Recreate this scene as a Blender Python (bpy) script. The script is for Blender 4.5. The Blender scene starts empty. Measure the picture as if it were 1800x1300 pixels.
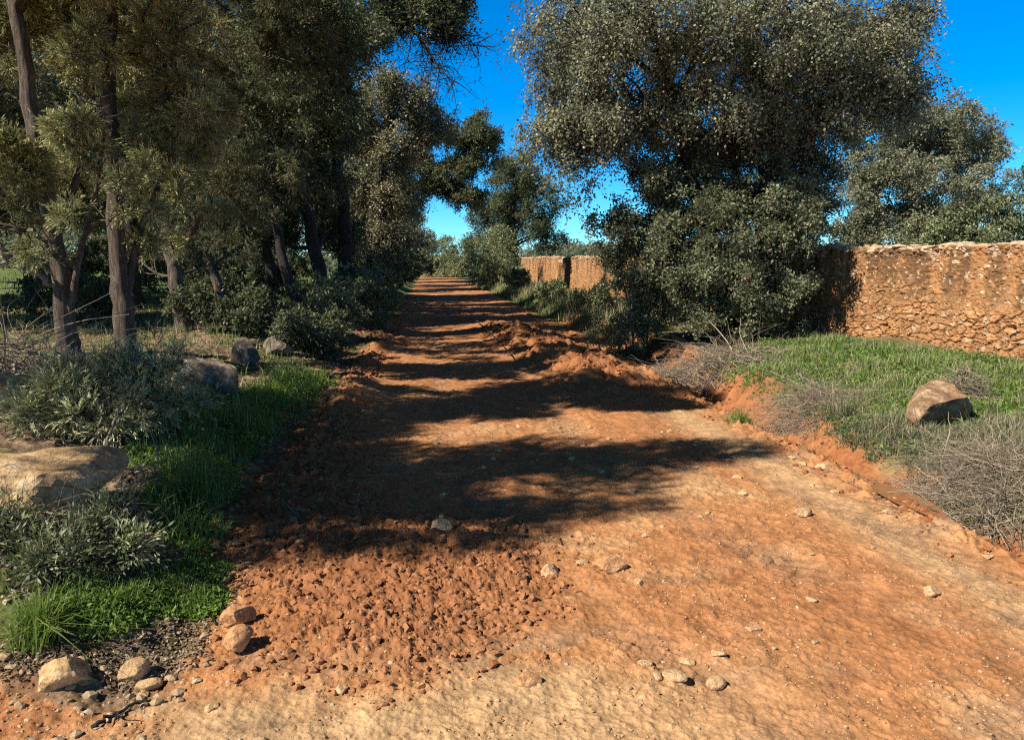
import bpy, math
import numpy as np

# ------------------------------------------------------------------ camera, world, sun, exposure
SC = bpy.context.scene
COL = SC.collection
CAM_H = 1.60
PITCH, YAW, FPX = 8.0, 6.3, 1350.0           # degrees down, degrees right of the road, focal length in 1800-px pixels
cd = bpy.data.cameras.new('camera')
cam = bpy.data.objects.new('camera', cd)
COL.objects.link(cam)
cam.location = (0, 0, CAM_H)
cam.rotation_euler = (math.radians(90 - PITCH), 0, math.radians(-YAW))
cd.sensor_width = 36.0
cd.lens = FPX / 1800 * 36.0
cd.clip_start, cd.clip_end = 0.05, 9000
SC.camera = cam

SUN_EL = 41.0
SUN_DIR = np.array([1.0, 0.45])              # the way the light travels over the ground
SUN_DIR = SUN_DIR / np.linalg.norm(SUN_DIR)
w = bpy.data.worlds.new('World'); SC.world = w; w.use_nodes = True
nt = w.node_tree
sky = nt.nodes.new('ShaderNodeTexSky'); sky.sky_type = 'NISHITA'; sky.sun_disc = False
sky.sun_elevation = math.radians(SUN_EL)
sky.sun_rotation = math.atan2(-SUN_DIR[0], -SUN_DIR[1])
sky.air_density, sky.dust_density, sky.ozone_density, sky.altitude = 1.0, 0.0, 6.0, 1500
hs = nt.nodes.new('ShaderNodeHueSaturation')
hs.inputs['Hue'].default_value = 0.492; hs.inputs['Saturation'].default_value = 1.4; hs.inputs['Value'].default_value = 1.0
nt.links.new(sky.outputs[0], hs.inputs['Color'])
mt = nt.nodes.new('ShaderNodeMix'); mt.data_type = 'RGBA'; mt.blend_type = 'MULTIPLY'; mt.inputs[0].default_value = 1
mt.inputs[7].default_value = (.56, 1.04, 1.26, 1)                                # the clear deep blue of a dry winter sky
nt.links.new(hs.outputs[0], mt.inputs[6])
tc = nt.nodes.new('ShaderNodeTexCoord'); sx = nt.nodes.new('ShaderNodeSeparateXYZ'); nt.links.new(tc.outputs['Generated'], sx.inputs[0])
mr = nt.nodes.new('ShaderNodeMapRange'); mr.inputs[1].default_value = .33; mr.inputs[2].default_value = .52; nt.links.new(sx.outputs['Z'], mr.inputs[0])
dk = nt.nodes.new('ShaderNodeMix'); dk.data_type = 'RGBA'; dk.blend_type = 'MULTIPLY'; dk.inputs[0].default_value = 1; dk.inputs[7].default_value = (.36, .27, .19, 1)
nt.links.new(sky.outputs[0], dk.inputs[6])                                      # upper sky, out of view, dimmed and warmed to cut blue fill light
mz = nt.nodes.new('ShaderNodeMix'); mz.data_type = 'RGBA'; nt.links.new(mr.outputs[0], mz.inputs[0]); nt.links.new(mt.outputs[2], mz.inputs[6]); nt.links.new(dk.outputs[2], mz.inputs[7])
nt.links.new(mz.outputs[2], nt.nodes['Background'].inputs[0])
nt.nodes['Background'].inputs[1].default_value = 0.092

sl = bpy.data.lights.new('sun', 'SUN'); sl.energy = 5.0; sl.angle = math.radians(0.5); sl.color = (1, 0.93, 0.82)
sun = bpy.data.objects.new('sun', sl); COL.objects.link(sun)
_h = math.radians(SUN_EL)
from mathutils import Vector
sun.rotation_euler = Vector((SUN_DIR[0]*math.cos(_h), SUN_DIR[1]*math.cos(_h), -math.sin(_h))).to_track_quat('-Z', 'Y').to_euler()
sun.location = (-10, 0, 20)

SC.view_settings.view_transform = 'Standard'; SC.view_settings.look = 'None'
SC.view_settings.exposure = 0.76; SC.view_settings.gamma = 1.0
SC.cycles.use_denoising = False; SC.cycles.pixel_filter_type = 'BLACKMAN_HARRIS'; SC.cycles.filter_width = 1.15
SC.cycles.max_bounces = 5; SC.cycles.diffuse_bounces = 3; SC.cycles.glossy_bounces = 2; SC.cycles.transmission_bounces = 3
SC.cycles.caustics_reflective = False; SC.cycles.caustics_refractive = False

# ------------------------------------------------------------------ noise
def _hash(ix, iy, seed):
    h = (ix.astype(np.int64) * 374761393 + iy.astype(np.int64) * 668265263 + seed * 974634777) & 0xffffffff
    h = ((h ^ (h >> 13)) * 1274126177) & 0xffffffff
    h = ((h ^ (h >> 16)) * 2246822519) & 0xffffffff
    return (h ^ (h >> 15)) & 0xffffffff

def perlin(x, y, seed=0):
    x = np.asarray(x, float); y = np.asarray(y, float)
    ix = np.floor(x); iy = np.floor(y); fx = x - ix; fy = y - iy
    u = fx*fx*fx*(fx*(fx*6-15)+10); v = fy*fy*fy*(fy*(fy*6-15)+10)
    def g(a, b):
        t = _hash(ix + a, iy + b, seed) * (2*np.pi/2**32)
        return np.cos(t)*(fx-a) + np.sin(t)*(fy-b)
    a = g(0,0); b = g(1,0); c = g(0,1); d = g(1,1)
    return ((a*(1-u)+b*u)*(1-v) + (c*(1-u)+d*u)*v) * 1.5

def fbm(x, y, seed=0, o=4, gain=0.5, lac=2.03):
    s = 0; a = 1.0
    for k in range(o):
        s = s + a*perlin(x, y, seed+k*17); x = x*lac+3.1; y = y*lac-1.7; a *= gain
    return s

def noise3(p, seed=0):
    x, y, z = p[..., 0], p[..., 1], p[..., 2]
    return (perlin(x+.37*z, y+.61*z, seed) + perlin(y+.53*x+7, z-.29*x+3, seed+5) + perlin(z+.41*y-5, x-.47*y+1, seed+9)) / 1.8

def worley(x, y, seed=0, jit=0.9):
    ix = np.floor(x); iy = np.floor(y)
    f1 = np.full(x.shape, 9.0); f2 = np.full(x.shape, 9.0); idh = np.zeros(x.shape)
    for a in (-1, 0, 1):
        for b in (-1, 0, 1):
            h = _hash(ix+a, iy+b, seed)
            px = ix+a+.5+jit*((h & 0xffff)/65535-.5); py = iy+b+.5+jit*((h >> 16)/65535-.5)
            d = np.hypot(px-x, py-y)
            n = d < f1
            f2 = np.where(n, f1, np.minimum(f2, d)); idh = np.where(n, (h % 9973)/9973.0, idh); f1 = np.where(n, d, f1)
    return f1, f2, idh

def sstep(a, b, x):
    t = np.clip((x-a)/(b-a), 0, 1); return t*t*(3-2*t)

def lerp(a, b, t):
    t = np.asarray(t)[..., None]; return np.asarray(a)*(1-t) + np.asarray(b)*t

# ------------------------------------------------------------------ mesh helpers
def link(name, V, faces, mat, parent=None, smooth=False, attrs=None, loc=None):
    """one mesh object from vertices V and a list of face index arrays (each M x k)"""
    me = bpy.data.meshes.new(name)
    V = np.ascontiguousarray(V, dtype=np.float32)
    if loc is not None: V = V - np.asarray(loc, np.float32)
    faces = [np.asarray(f, np.int32) for f in faces if len(f)]
    me.vertices.add(len(V)); me.vertices.foreach_set('co', V.ravel())
    tot = np.concatenate([np.full(len(f), f.shape[1], np.int32) for f in faces])
    idx = np.concatenate([f.ravel() for f in faces])
    st = np.concatenate([[0], np.cumsum(tot)[:-1]]).astype(np.int32)
    me.loops.add(len(idx)); me.loops.foreach_set('vertex_index', idx)
    me.polygons.add(len(tot)); me.polygons.foreach_set('loop_start', st); me.polygons.foreach_set('loop_total', tot)
    me.polygons.foreach_set('use_smooth', np.full(len(tot), smooth))
    for an, av in (attrs or {}).items():
        av = np.asarray(av, np.float32)
        if av.ndim == 2:
            at = me.attributes.new(an, 'FLOAT_COLOR', 'POINT')
            at.data.foreach_set('color', np.concatenate([av, np.ones((len(av), 1), np.float32)], 1).ravel())
        else:
            at = me.attributes.new(an, 'FLOAT', 'POINT'); at.data.foreach_set('value', av)
    me.update(calc_edges=True)
    me.materials.append(mat)
    o = bpy.data.objects.new(name, me); COL.objects.link(o)
    if parent is not None: o.parent = parent
    elif loc is not None: o.location = [float(a) for a in loc]
    return o

def tag(o, label=None, cat=None, group=None, kind=None):
    if label: o['label'] = label
    if cat: o['category'] = cat
    if group: o['group'] = group
    if kind: o['kind'] = kind
    return o

def thing(name, label, cat, loc, group=None):
    o = bpy.data.objects.new(name, None); COL.objects.link(o)
    o.location = [float(a) for a in loc]; o.empty_display_size = 0.3
    return tag(o, label, cat, group)

def copy_tree(o, loc, rz, s, label, group=None):
    c = o.copy(); COL.objects.link(c); c.location = [float(a) for a in loc]; c.rotation_euler = (0, 0, rz); c.scale = (s, s, s)
    c['label'] = label
    if group: c['group'] = group
    for ch in list(o.children):
        k = ch.copy(); COL.objects.link(k); k.parent = c
    return c

class MB:
    """collects vertices and faces (and one float per vertex) for one mesh"""
    def __init__(s): s.V = []; s.F = []; s.n = 0
    def add(s, V, F):
        V = np.asarray(V).reshape(-1, 3)
        for f in (F if isinstance(F, list) else [F]): s.F.append(np.asarray(f) + s.n)
        s.V.append(V); s.n += len(V)
    def build(s, name, mat, parent=None, **k):
        return link(name, np.concatenate(s.V), s.F, mat, parent, **k)

def unit(v): return v / np.maximum(np.linalg.norm(v, axis=-1, keepdims=True), 1e-9)

def tubes(P, R, sides=6):
    """P (N,K,3) centre lines, R (N,K) radii -> V, [quads]"""
    P = np.asarray(P, float); R = np.asarray(R, float)
    if P.ndim == 2: P = P[None]; R = R[None]
    N, K, _ = P.shape
    T = np.gradient(P, axis=1); T = unit(T)
    ref = np.where(np.abs(T[:, :1, 2:3]) > .8, np.array([1., 0, 0]), np.array([0., 0, 1]))
    A = unit(np.cross(T, np.broadcast_to(ref, T.shape))); B = np.cross(T, A)
    a = np.arange(sides) * 2*np.pi/sides
    V = P[:, :, None, :] + R[:, :, None, None]*(A[:, :, None, :]*np.cos(a)[:, None] + B[:, :, None, :]*np.sin(a)[:, None])
    i = np.arange(N)[:, None, None]*K*sides + np.arange(K-1)[None, :, None]*sides
    j = np.arange(sides)[None, None, :]; j2 = (j+1) % sides
    F = np.stack([i+j, i+j2, i+sides+j2, i+sides+j], -1).reshape(-1, 4)
    return V.reshape(-1, 3), [F]

def leaf_quads(P, D, Nn, L, W, mid=.45):
    B = unit(np.cross(D, Nn))
    L = np.asarray(L).reshape(-1, 1); W = np.asarray(W).reshape(-1, 1)
    V = np.stack([P, P+D*L*mid+B*W*.5, P+D*L, P+D*L*mid-B*W*.5], 1)
    return V.reshape(-1, 3), [np.arange(len(P)*4).reshape(-1, 4)]

def rnd_dir(rng, n):
    return unit(rng.normal(size=(n, 3)))

def ico(sub):
    import bmesh
    bm = bmesh.new(); bmesh.ops.create_icosphere(bm, subdivisions=sub, radius=1)
    V = np.array([v.co[:] for v in bm.verts]); F = np.array([[v.index for v in f.verts] for f in bm.faces]); bm.free()
    return V, F
ICO = {k: ico(k) for k in (1, 2, 3, 4, 5)}

def rock_shape(rng, sub=4, cuts=9, size=(1, 1, 1), rough=.05, fine=0.0, flat=None, depth=(.55, .85)):
    V, F = ICO[sub]; V = V.copy()
    N = rnd_dir(rng, cuts)
    for n in N:
        d = rng.uniform(*depth); s = V @ n
        V = np.where((s > d)[:, None], V - np.outer(s-d, n)*.96, V)
    if flat is not None:
        V[:, 2] = np.minimum(V[:, 2], flat + .04*noise3(V*3, 3))
    off = rng.uniform(-50, 50, 3)
    V = V + unit(V)*(rough*noise3(V*2.1+off, 1)+rough*.5*noise3(V*5.3+off, 2))[:, None]
    if fine: V = V + unit(V)*(fine*noise3(V*13+off, 4)+fine*.6*noise3(V*27+off, 6))[:, None]
    return V*np.asarray(size), F

# ------------------------------------------------------------------ photograph pixel -> world helpers (1800 x 1300 photograph)
_p, _y = math.radians(PITCH), math.radians(YAW)
C_F = np.array([math.sin(_y)*math.cos(_p), math.cos(_y)*math.cos(_p), -math.sin(_p)])
C_R = np.array([math.cos(_y), -math.sin(_y), 0.0])
C_U = np.cross(C_R, C_F)
C_O = np.array([0, 0, CAM_H])
def ray(px, py): return C_F + C_R*((px-900)/FPX) - C_U*((py-650)/FPX)
def at(px, py, depth):
    """world point seen at a pixel, at a horizontal distance `depth` ahead of the camera"""
    d = ray(px, py); h = d[0]*math.sin(_y)+d[1]*math.cos(_y)
    return C_O + d*(depth/h)

# ------------------------------------------------------------------ node helpers
def newmat(name):
    m = bpy.data.materials.new(name); m.use_nodes = True
    return m, m.node_tree, m.node_tree.nodes['Principled BSDF']
def nd(nt, typ, **kw):
    n = nt.nodes.new(typ)
    for k, v in kw.items():
        if k in n.inputs: n.inputs[k].default_value = v
        else: setattr(n, k, v)
    return n
def ramp(nt, stops, src):
    r = nt.nodes.new('ShaderNodeValToRGB')
    e = r.color_ramp.elements
    while len(e) < len(stops): e.new(.5)
    for k, (p, c) in enumerate(stops): e[k].position = p; e[k].color = (*c, 1)
    nt.links.new(src, r.inputs[0]); return r.outputs[0]
def noise_tex(nt, scale, detail=4, rough=.6, coord=None, dist=0):
    n = nd(nt, 'ShaderNodeTexNoise', Scale=scale, Detail=detail, Roughness=rough, Distortion=dist)
    if coord is not None: nt.links.new(coord, n.inputs['Vector'])
    return n.outputs['Fac']
def mixc(nt, a, b, fac, mode='MIX'):
    m = nt.nodes.new('ShaderNodeMix'); m.data_type = 'RGBA'; m.blend_type = mode
    for s, v in ((m.inputs[0], fac), (m.inputs[6], a), (m.inputs[7], b)):
        if isinstance(v, (int, float)): s.default_value = v
        elif isinstance(v, tuple): s.default_value = (*v, 1)
        else: nt.links.new(v, s)
    return m.outputs[2]
def bump(nt, h, strength, dist, prev=None):
    b = nd(nt, 'ShaderNodeBump', Strength=strength, Distance=dist); nt.links.new(h, b.inputs['Height'])
    if prev is not None: nt.links.new(prev, b.inputs['Normal'])
    return b.outputs[0]

def m_soil():
    m, nt, b = newmat('soil'); co = nd(nt, 'ShaderNodeNewGeometry').outputs['Position']
    at_ = nd(nt, 'ShaderNodeAttribute', attribute_name='soil_col').outputs['Color']
    f1 = noise_tex(nt, 9, 6, .65, co); f2 = noise_tex(nt, 85, 5, .7, co)
    c = mixc(nt, at_, ramp(nt, [(.3, (.62, .58, .55)), (.5, (1, 1, 1)), (.72, (1.35, 1.3, 1.25))], f1), .55, 'MULTIPLY')
    c = mixc(nt, c, ramp(nt, [(.3, (.5, .47, .45)), (.5, (1, 1, 1)), (.7, (1.5, 1.45, 1.4))], f2), .5, 'MULTIPLY')
    v = nd(nt, 'ShaderNodeTexVoronoi', Scale=38.0); nt.links.new(co, v.inputs['Vector'])
    pal = ramp(nt, [(.0, (0, 0, 0)), (.86, (0, 0, 0)), (.9, (1, 1, 1))], v.outputs['Color'])
    sep = ramp(nt, [(.22, (1, 1, 1)), (.34, (0, 0, 0))], v.outputs['Distance'])
    msk = mixc(nt, pal, sep, 1.0, 'MULTIPLY')
    c = mixc(nt, c, (.5, .33, .18), mixc(nt, msk, (.55, .55, .55), 1.0, 'MULTIPLY'))
    nt.links.new(c, b.inputs['Base Color']); b.inputs['Roughness'].default_value = .93; b.inputs['Specular IOR Level'].default_value = .15
    n = bump(nt, f2, .55, .012); n = bump(nt, noise_tex(nt, 260, 3, .7, co), .4, .004, n)
    nt.links.new(n, b.inputs['Normal']); return m

def m_leaf(name, stops, rough=.5, spec=.35, trans=.22, tcol=(.2, .24, .07), tint=True):
    m, nt, b = newmat(name)
    r = nd(nt, 'ShaderNodeNewGeometry').outputs['Random Per Island']
    c = ramp(nt, stops, r)
    if tint:                                        # each spray of leaves has its own tone
        a = nd(nt, 'ShaderNodeAttribute', attribute_name='tint').outputs['Fac']
        c = mixc(nt, c, ramp(nt, [(0, (.5, .52, .5)), (.5, (.95, .95, .95)), (1, (1.55, 1.5, 1.4))], a), 1.0, 'MULTIPLY')
    nt.links.new(c, b.inputs['Base Color']); b.inputs['Roughness'].default_value = rough; b.inputs['Specular IOR Level'].default_value = spec
    t = nd(nt, 'ShaderNodeBsdfTranslucent'); t.inputs[0].default_value = (*tcol, 1)
    mx = nd(nt, 'ShaderNodeMixShader'); mx.inputs[0].default_value = trans
    nt.links.new(b.outputs[0], mx.inputs[1]); nt.links.new(t.outputs[0], mx.inputs[2])
    nt.links.new(mx.outputs[0], nt.nodes['Material Output'].inputs[0]); return m

def m_bark(name, c1, c2, c3, sc=14):
    m, nt, b = newmat(name); co = nd(nt, 'ShaderNodeTexCoord').outputs['Object']
    mp = nd(nt, 'ShaderNodeMapping'); mp.inputs['Scale'].default_value = (1, 1, .13); nt.links.new(co, mp.inputs[0])
    f = noise_tex(nt, sc*2.2, 8, .75, mp.outputs[0], .4); g = noise_tex(nt, 5, 4, .6, co)
    c = ramp(nt, [(.32, c1), (.5, c2), (.68, c3)], f)
    c = mixc(nt, c, ramp(nt, [(.35, (.55, .5, .5)), (.65, (1.2, 1.2, 1.2))], g), .7, 'MULTIPLY')
    nt.links.new(c, b.inputs['Base Color']); b.inputs['Roughness'].default_value = .9
    nt.links.new(bump(nt, f, 1.0, .09), b.inputs['Normal']); return m

def m_rock(name, base, dark, pale, lich=.45, sc=6):
    m, nt, b = newmat(name); co = nd(nt, 'ShaderNodeTexCoord').outputs['Object']
    f = noise_tex(nt, sc, 8, .68, co); g = noise_tex(nt, sc*4.5, 6, .7, co); h = noise_tex(nt, sc*1.7, 5, .6, co, .4)
    c = ramp(nt, [(.33, dark), (.5, base), (.68, pale)], f)
    c = mixc(nt, c, ramp(nt, [(.34, (.5, .45, .4)), (.5, (1.1, 1.1, 1.1)), (.66, (1.35, 1.3, 1.25))], g), .6, 'MULTIPLY')
    k = noise_tex(nt, sc*16, 5, .75, co); c = mixc(nt, c, ramp(nt, [(.3, (.6, .56, .52)), (.46, (1.1, 1.1, 1.1)), (.66, (1.6, 1.55, 1.5))], k), .6, 'MULTIPLY')
    c = mixc(nt, c, (.09, .08, .065), mixc(nt, ramp(nt, [(.56, (0, 0, 0)), (.66, (1, 1, 1))], h), (lich, lich, lich), 1.0, 'MULTIPLY'))
    nt.links.new(c, b.inputs['Base Color']); b.inputs['Roughness'].default_value = .9; b.inputs['Specular IOR Level'].default_value = .2
    n = bump(nt, f, .5, .04); n = bump(nt, g, .5, .015, n); n = bump(nt, k, .4, .004, n); nt.links.new(n, b.inputs['Normal']); return m

def m_attr(name, attr, rough=.92, sc=60, amt=.5):
    m, nt, b = newmat(name); co = nd(nt, 'ShaderNodeNewGeometry').outputs['Position']
    a = nd(nt, 'ShaderNodeAttribute', attribute_name=attr).outputs['Color']
    f = noise_tex(nt, sc, 6, .7, co)
    c = mixc(nt, a, ramp(nt, [(.3, (.45, .43, .42)), (.5, (1, 1, 1)), (.72, (1.5, 1.45, 1.4))], f), amt, 'MULTIPLY')
    nt.links.new(c, b.inputs['Base Color']); b.inputs['Roughness'].default_value = rough; b.inputs['Specular IOR Level'].default_value = .15
    nt.links.new(bump(nt, f, .6, .015), b.inputs['Normal']); return m

def m_plain(name, stops, rough=.85):
    m, nt, b = newmat(name)
    c = ramp(nt, stops, nd(nt, 'ShaderNodeNewGeometry').outputs['Random Per Island'])
    nt.links.new(c, b.inputs['Base Color']); b.inputs['Roughness'].default_value = rough; b.inputs['Specular IOR Level'].default_value = .2; return m

M = {}
M['soil'] = m_soil()
M['oak'] = m_leaf('oak_leaf', [(0, (.20, .215, .135)), (.5, (.275, .285, .185)), (.92, (.345, .345, .24)), (1, (.38, .31, .19))], .5, .25, .38, (.31, .32, .18))
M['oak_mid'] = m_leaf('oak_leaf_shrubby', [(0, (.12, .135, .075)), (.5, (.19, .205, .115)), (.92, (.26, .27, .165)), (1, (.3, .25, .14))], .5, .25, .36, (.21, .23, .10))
M['oak_dark'] = m_leaf('oak_leaf_deep_green', [(0, (.08, .092, .045)), (.5, (.13, .145, .07)), (1, (.2, .21, .12))], .5, .25, .33, (.15, .175, .07))
M['oak_dry'] = m_leaf('thin_brownish_leaf', [(0, (.15, .135, .085)), (.5, (.26, .235, .15)), (1, (.37, .33, .22))])
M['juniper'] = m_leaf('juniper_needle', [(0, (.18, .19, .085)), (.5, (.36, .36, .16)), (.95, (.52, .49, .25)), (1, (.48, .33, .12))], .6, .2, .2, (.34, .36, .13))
M['juniper_dark'] = m_leaf('shaded_juniper_needle', [(0, (.055, .065, .032)), (.5, (.11, .12, .058)), (.9, (.19, .19, .10)), (1, (.24, .2, .09))], .6, .2, .18, (.14, .16, .06))  # shaded copy of the juniper needles, the shade put into the colour
M['bush'] = m_leaf('bush_leaf', [(0, (.11, .13, .065)), (.5, (.2, .225, .11)), (1, (.3, .32, .18))])
M['pale_bush'] = m_leaf('pale_bush_leaf', [(0, (.16, .18, .085)), (.5, (.27, .29, .14)), (1, (.37, .38, .21))])
M['herb'] = m_leaf('herb_leaf', [(0, (.07, .12, .025)), (.5, (.13, .215, .04)), (1, (.22, .31, .07))], .5, .3, .3, (.25, .4, .05), False)
M['grass'] = m_leaf('green_grass', [(0, (.09, .14, .03)), (.5, (.16, .24, .05)), (.85, (.25, .32, .09)), (1, (.42, .36, .18))], .5, .3, .3, (.26, .38, .06), False)
M['dry_grass'] = m_plain('dry_grass', [(0, (.2, .17, .10)), (.5, (.32, .27, .17)), (1, (.45, .38, .25))])
M['twig'] = m_plain('dry_twig', [(0, (.11, .08, .055)), (.5, (.23, .18, .125)), (1, (.42, .34, .24))])
M['litter'] = m_plain('leaf_litter', [(0, (.08, .05, .03)), (.6, (.18, .125, .08)), (1, (.36, .29, .2))])
M['silver_juniper'] = m_leaf('silvery_juniper_needle', [(0, (.22, .23, .11)), (.5, (.42, .42, .22)), (1, (.56, .54, .31))], .6, .25, .18)
M['bark_jun'] = m_bark('juniper_bark', (.04, .026, .017), (.15, .105, .07), (.34, .265, .195))
M['bark_oak'] = m_bark('oak_bark', (.018, .015, .013), (.045, .038, .033), (.09, .08, .072))
M['pale_wood'] = m_bark('bleached_wood', (.2, .15, .10), (.42, .34, .25), (.58, .5, .4), 20)
M['rock_tan'] = m_rock('tan_limestone', (.42, .27, .13), (.24, .14, .07), (.55, .42, .25), .3)
M['stone_tan'] = m_rock('tan_road_stone', (.52, .34, .175), (.43, .265, .13), (.6, .44, .26), .0, 20)
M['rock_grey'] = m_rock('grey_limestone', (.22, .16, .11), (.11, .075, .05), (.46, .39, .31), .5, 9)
M['rock_shaded'] = m_rock('shaded_stone', (.13, .10, .07), (.07, .055, .04), (.3, .26, .2), .5, 9)  # darkened copy of the grey stone, shade under the trees put into its colour
M['rock_brown'] = m_rock('brown_limestone', (.25, .155, .085), (.14, .08, .045), (.46, .34, .21), .5, 9)
M['rock_red'] = m_rock('earthy_stone', (.42, .22, .10), (.27, .12, .055), (.5, .31, .16), .15)
M['pebble'] = m_attr('pebble', 'pcol', .85, 90, .5)
M['clod'] = m_attr('clod_soil', 'pcol', .95, 70, .6)
M['wall'] = m_attr('earth_and_stone', 'wcol', .93, 45, .55)
# ------------------------------------------------------------------ the ground
def edge_l(Y): return -1.02 + .16*perlin(Y*.35, 0*Y+.5, 3) + .07*perlin(Y*1.3, 0*Y+.2, 4) + .004*np.clip(Y-10, 0, 60)
def edge_r(Y): return 3.28 + .10*perlin(Y*.4, 0*Y+7.5, 5) + .06*perlin(Y*1.7, 0*Y+1.5, 6)

def H(X, Y):
    """the big shape of the ground: road, ditch on the right, banks on both sides"""
    X = np.asarray(X, float); Y = np.asarray(Y, float)
    el, er = edge_l(Y), edge_r(Y)
    front = sstep(2.75, 3.7, Y + .25*(X+2.2))                           # the verges start a little way ahead
    zl = front*(.20*sstep(.05, .7, el-X) + .22*sstep(.5, 2.6, el-X) + .012*np.clip(el-X-2, 0, 40))
    fr = sstep(1.5, 3.6, Y)*(1-sstep(40, 70, Y)*.6)
    d = X-er
    ditch = -.17*np.exp(-((d-.32)/.20)**2)*sstep(2, 4, Y)*(1-sstep(9, 13, Y)*.7)
    zr = fr*((.13+.10*sstep(7, 9, Y))*sstep(.42, .85, d) + .22*sstep(.7, 3.2, d)*(1-.75*sstep(10, 15, Y)))
    z = zl + zr + ditch*fr
    und = .035*perlin(X*.45, Y*.45, 11) + .02*perlin(X*1.1, Y*1.1, 12)
    road = sstep(-.3, .3, X-el)*sstep(-.3, .3, er-X)
    z = z + und*np.where(road > .5, .7, 1.6)
    # the churned ridge of turned soil on the right half of the road
    rr = np.exp(-((X-(2.35-.055*(Y-10)))/.62)**2)*sstep(8.2, 10.5, Y)*(1-sstep(15, 24, Y))
    z = z + .11*rr
    z = z + .22*np.exp(-((X+1.0)/.35)**2)*sstep(7, 9, Y)*(1-sstep(16, 30, Y))*(.5+.5*perlin(X*2, Y*1.2, 15))   # spoil on the left edge
    far = np.hypot(X, Y)
    return z + 0.9*sstep(90, 500, far)*(1+perlin(X*.004, Y*.004, 9))*6*sstep(80, 700, far)

def gnd(px, py):
    d = ray(px, py); h = math.hypot(d[0], d[1]); t = np.geomspace(1, 400, 6000)/h
    P = C_O + d*t[:, None]; below = P[:, 2] < H(P[:, 0], P[:, 1])
    k = int(np.argmax(below)) if below.any() else len(t)-1
    return np.array([P[k, 0], P[k, 1], float(H(P[k, 0], P[k, 1]))])
def onz(x, y): return np.array([x, y, float(H(x, y))])
def poly_px(pts): return np.array([gnd(*p)[:2] for p in pts])

def poly_sd(X, Y, poly):
    """signed distance to a polygon, positive inside"""
    x0, y0 = poly[:, 0], poly[:, 1]; x1, y1 = np.roll(x0, -1), np.roll(y0, -1)
    d = np.full(X.shape, 1e9); ins = np.zeros(X.shape, bool)
    for a, b, c, e in zip(x0, y0, x1, y1):
        dx, dy = c-a, e-b; t = np.clip(((X-a)*dx+(Y-b)*dy)/(dx*dx+dy*dy+1e-12), 0, 1)
        d = np.minimum(d, np.hypot(X-a-t*dx, Y-b-t*dy))
        ins ^= ((b > Y) != (e > Y)) & (X < (c-a)*(Y-b)/(e-b+1e-12)+a)
    return np.where(ins, d, -d)

HEAP = poly_px([(385, 1010), (400, 900), (470, 800), (560, 720), (640, 700), (640, 790), (690, 900), (780, 915), (930, 925), (985, 985), (960, 1050), (880, 1090), (860, 1150), (760, 1200), (690, 1210), (600, 1175), (520, 1170), (440, 1130), (400, 1080)])

def heap_mask(X, Y):
    sd = poly_sd(X, Y, HEAP) + .10*perlin(X*2.3, Y*2.3, 21) + .05*perlin(X*7, Y*7, 22)
    return sd

def clods(X, Y, s, seed, fill=.75):
    f1, f2, i = worley(X/s+.25*perlin(X/s, Y/s, seed+3), Y/s+.25*perlin(X/s+9, Y/s, seed+4), seed)
    on = (i < fill)*(.35+.65*(i*7 % 1))
    return s*.55*on*np.sqrt(np.clip(1-(f1/.62)**2, 0, 1))

def billow(X, Y, s, seed, o=4, gain=.55):
    h = 0; a = 1.0; x, y = X/s, Y/s
    for k in range(o):
        h = h + a*(np.abs(perlin(x+.3*k, y-.7*k, seed+k*13))-.28); x = x*2.07+1.3; y = y*2.07-2.1; a *= gain
    return h

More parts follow.
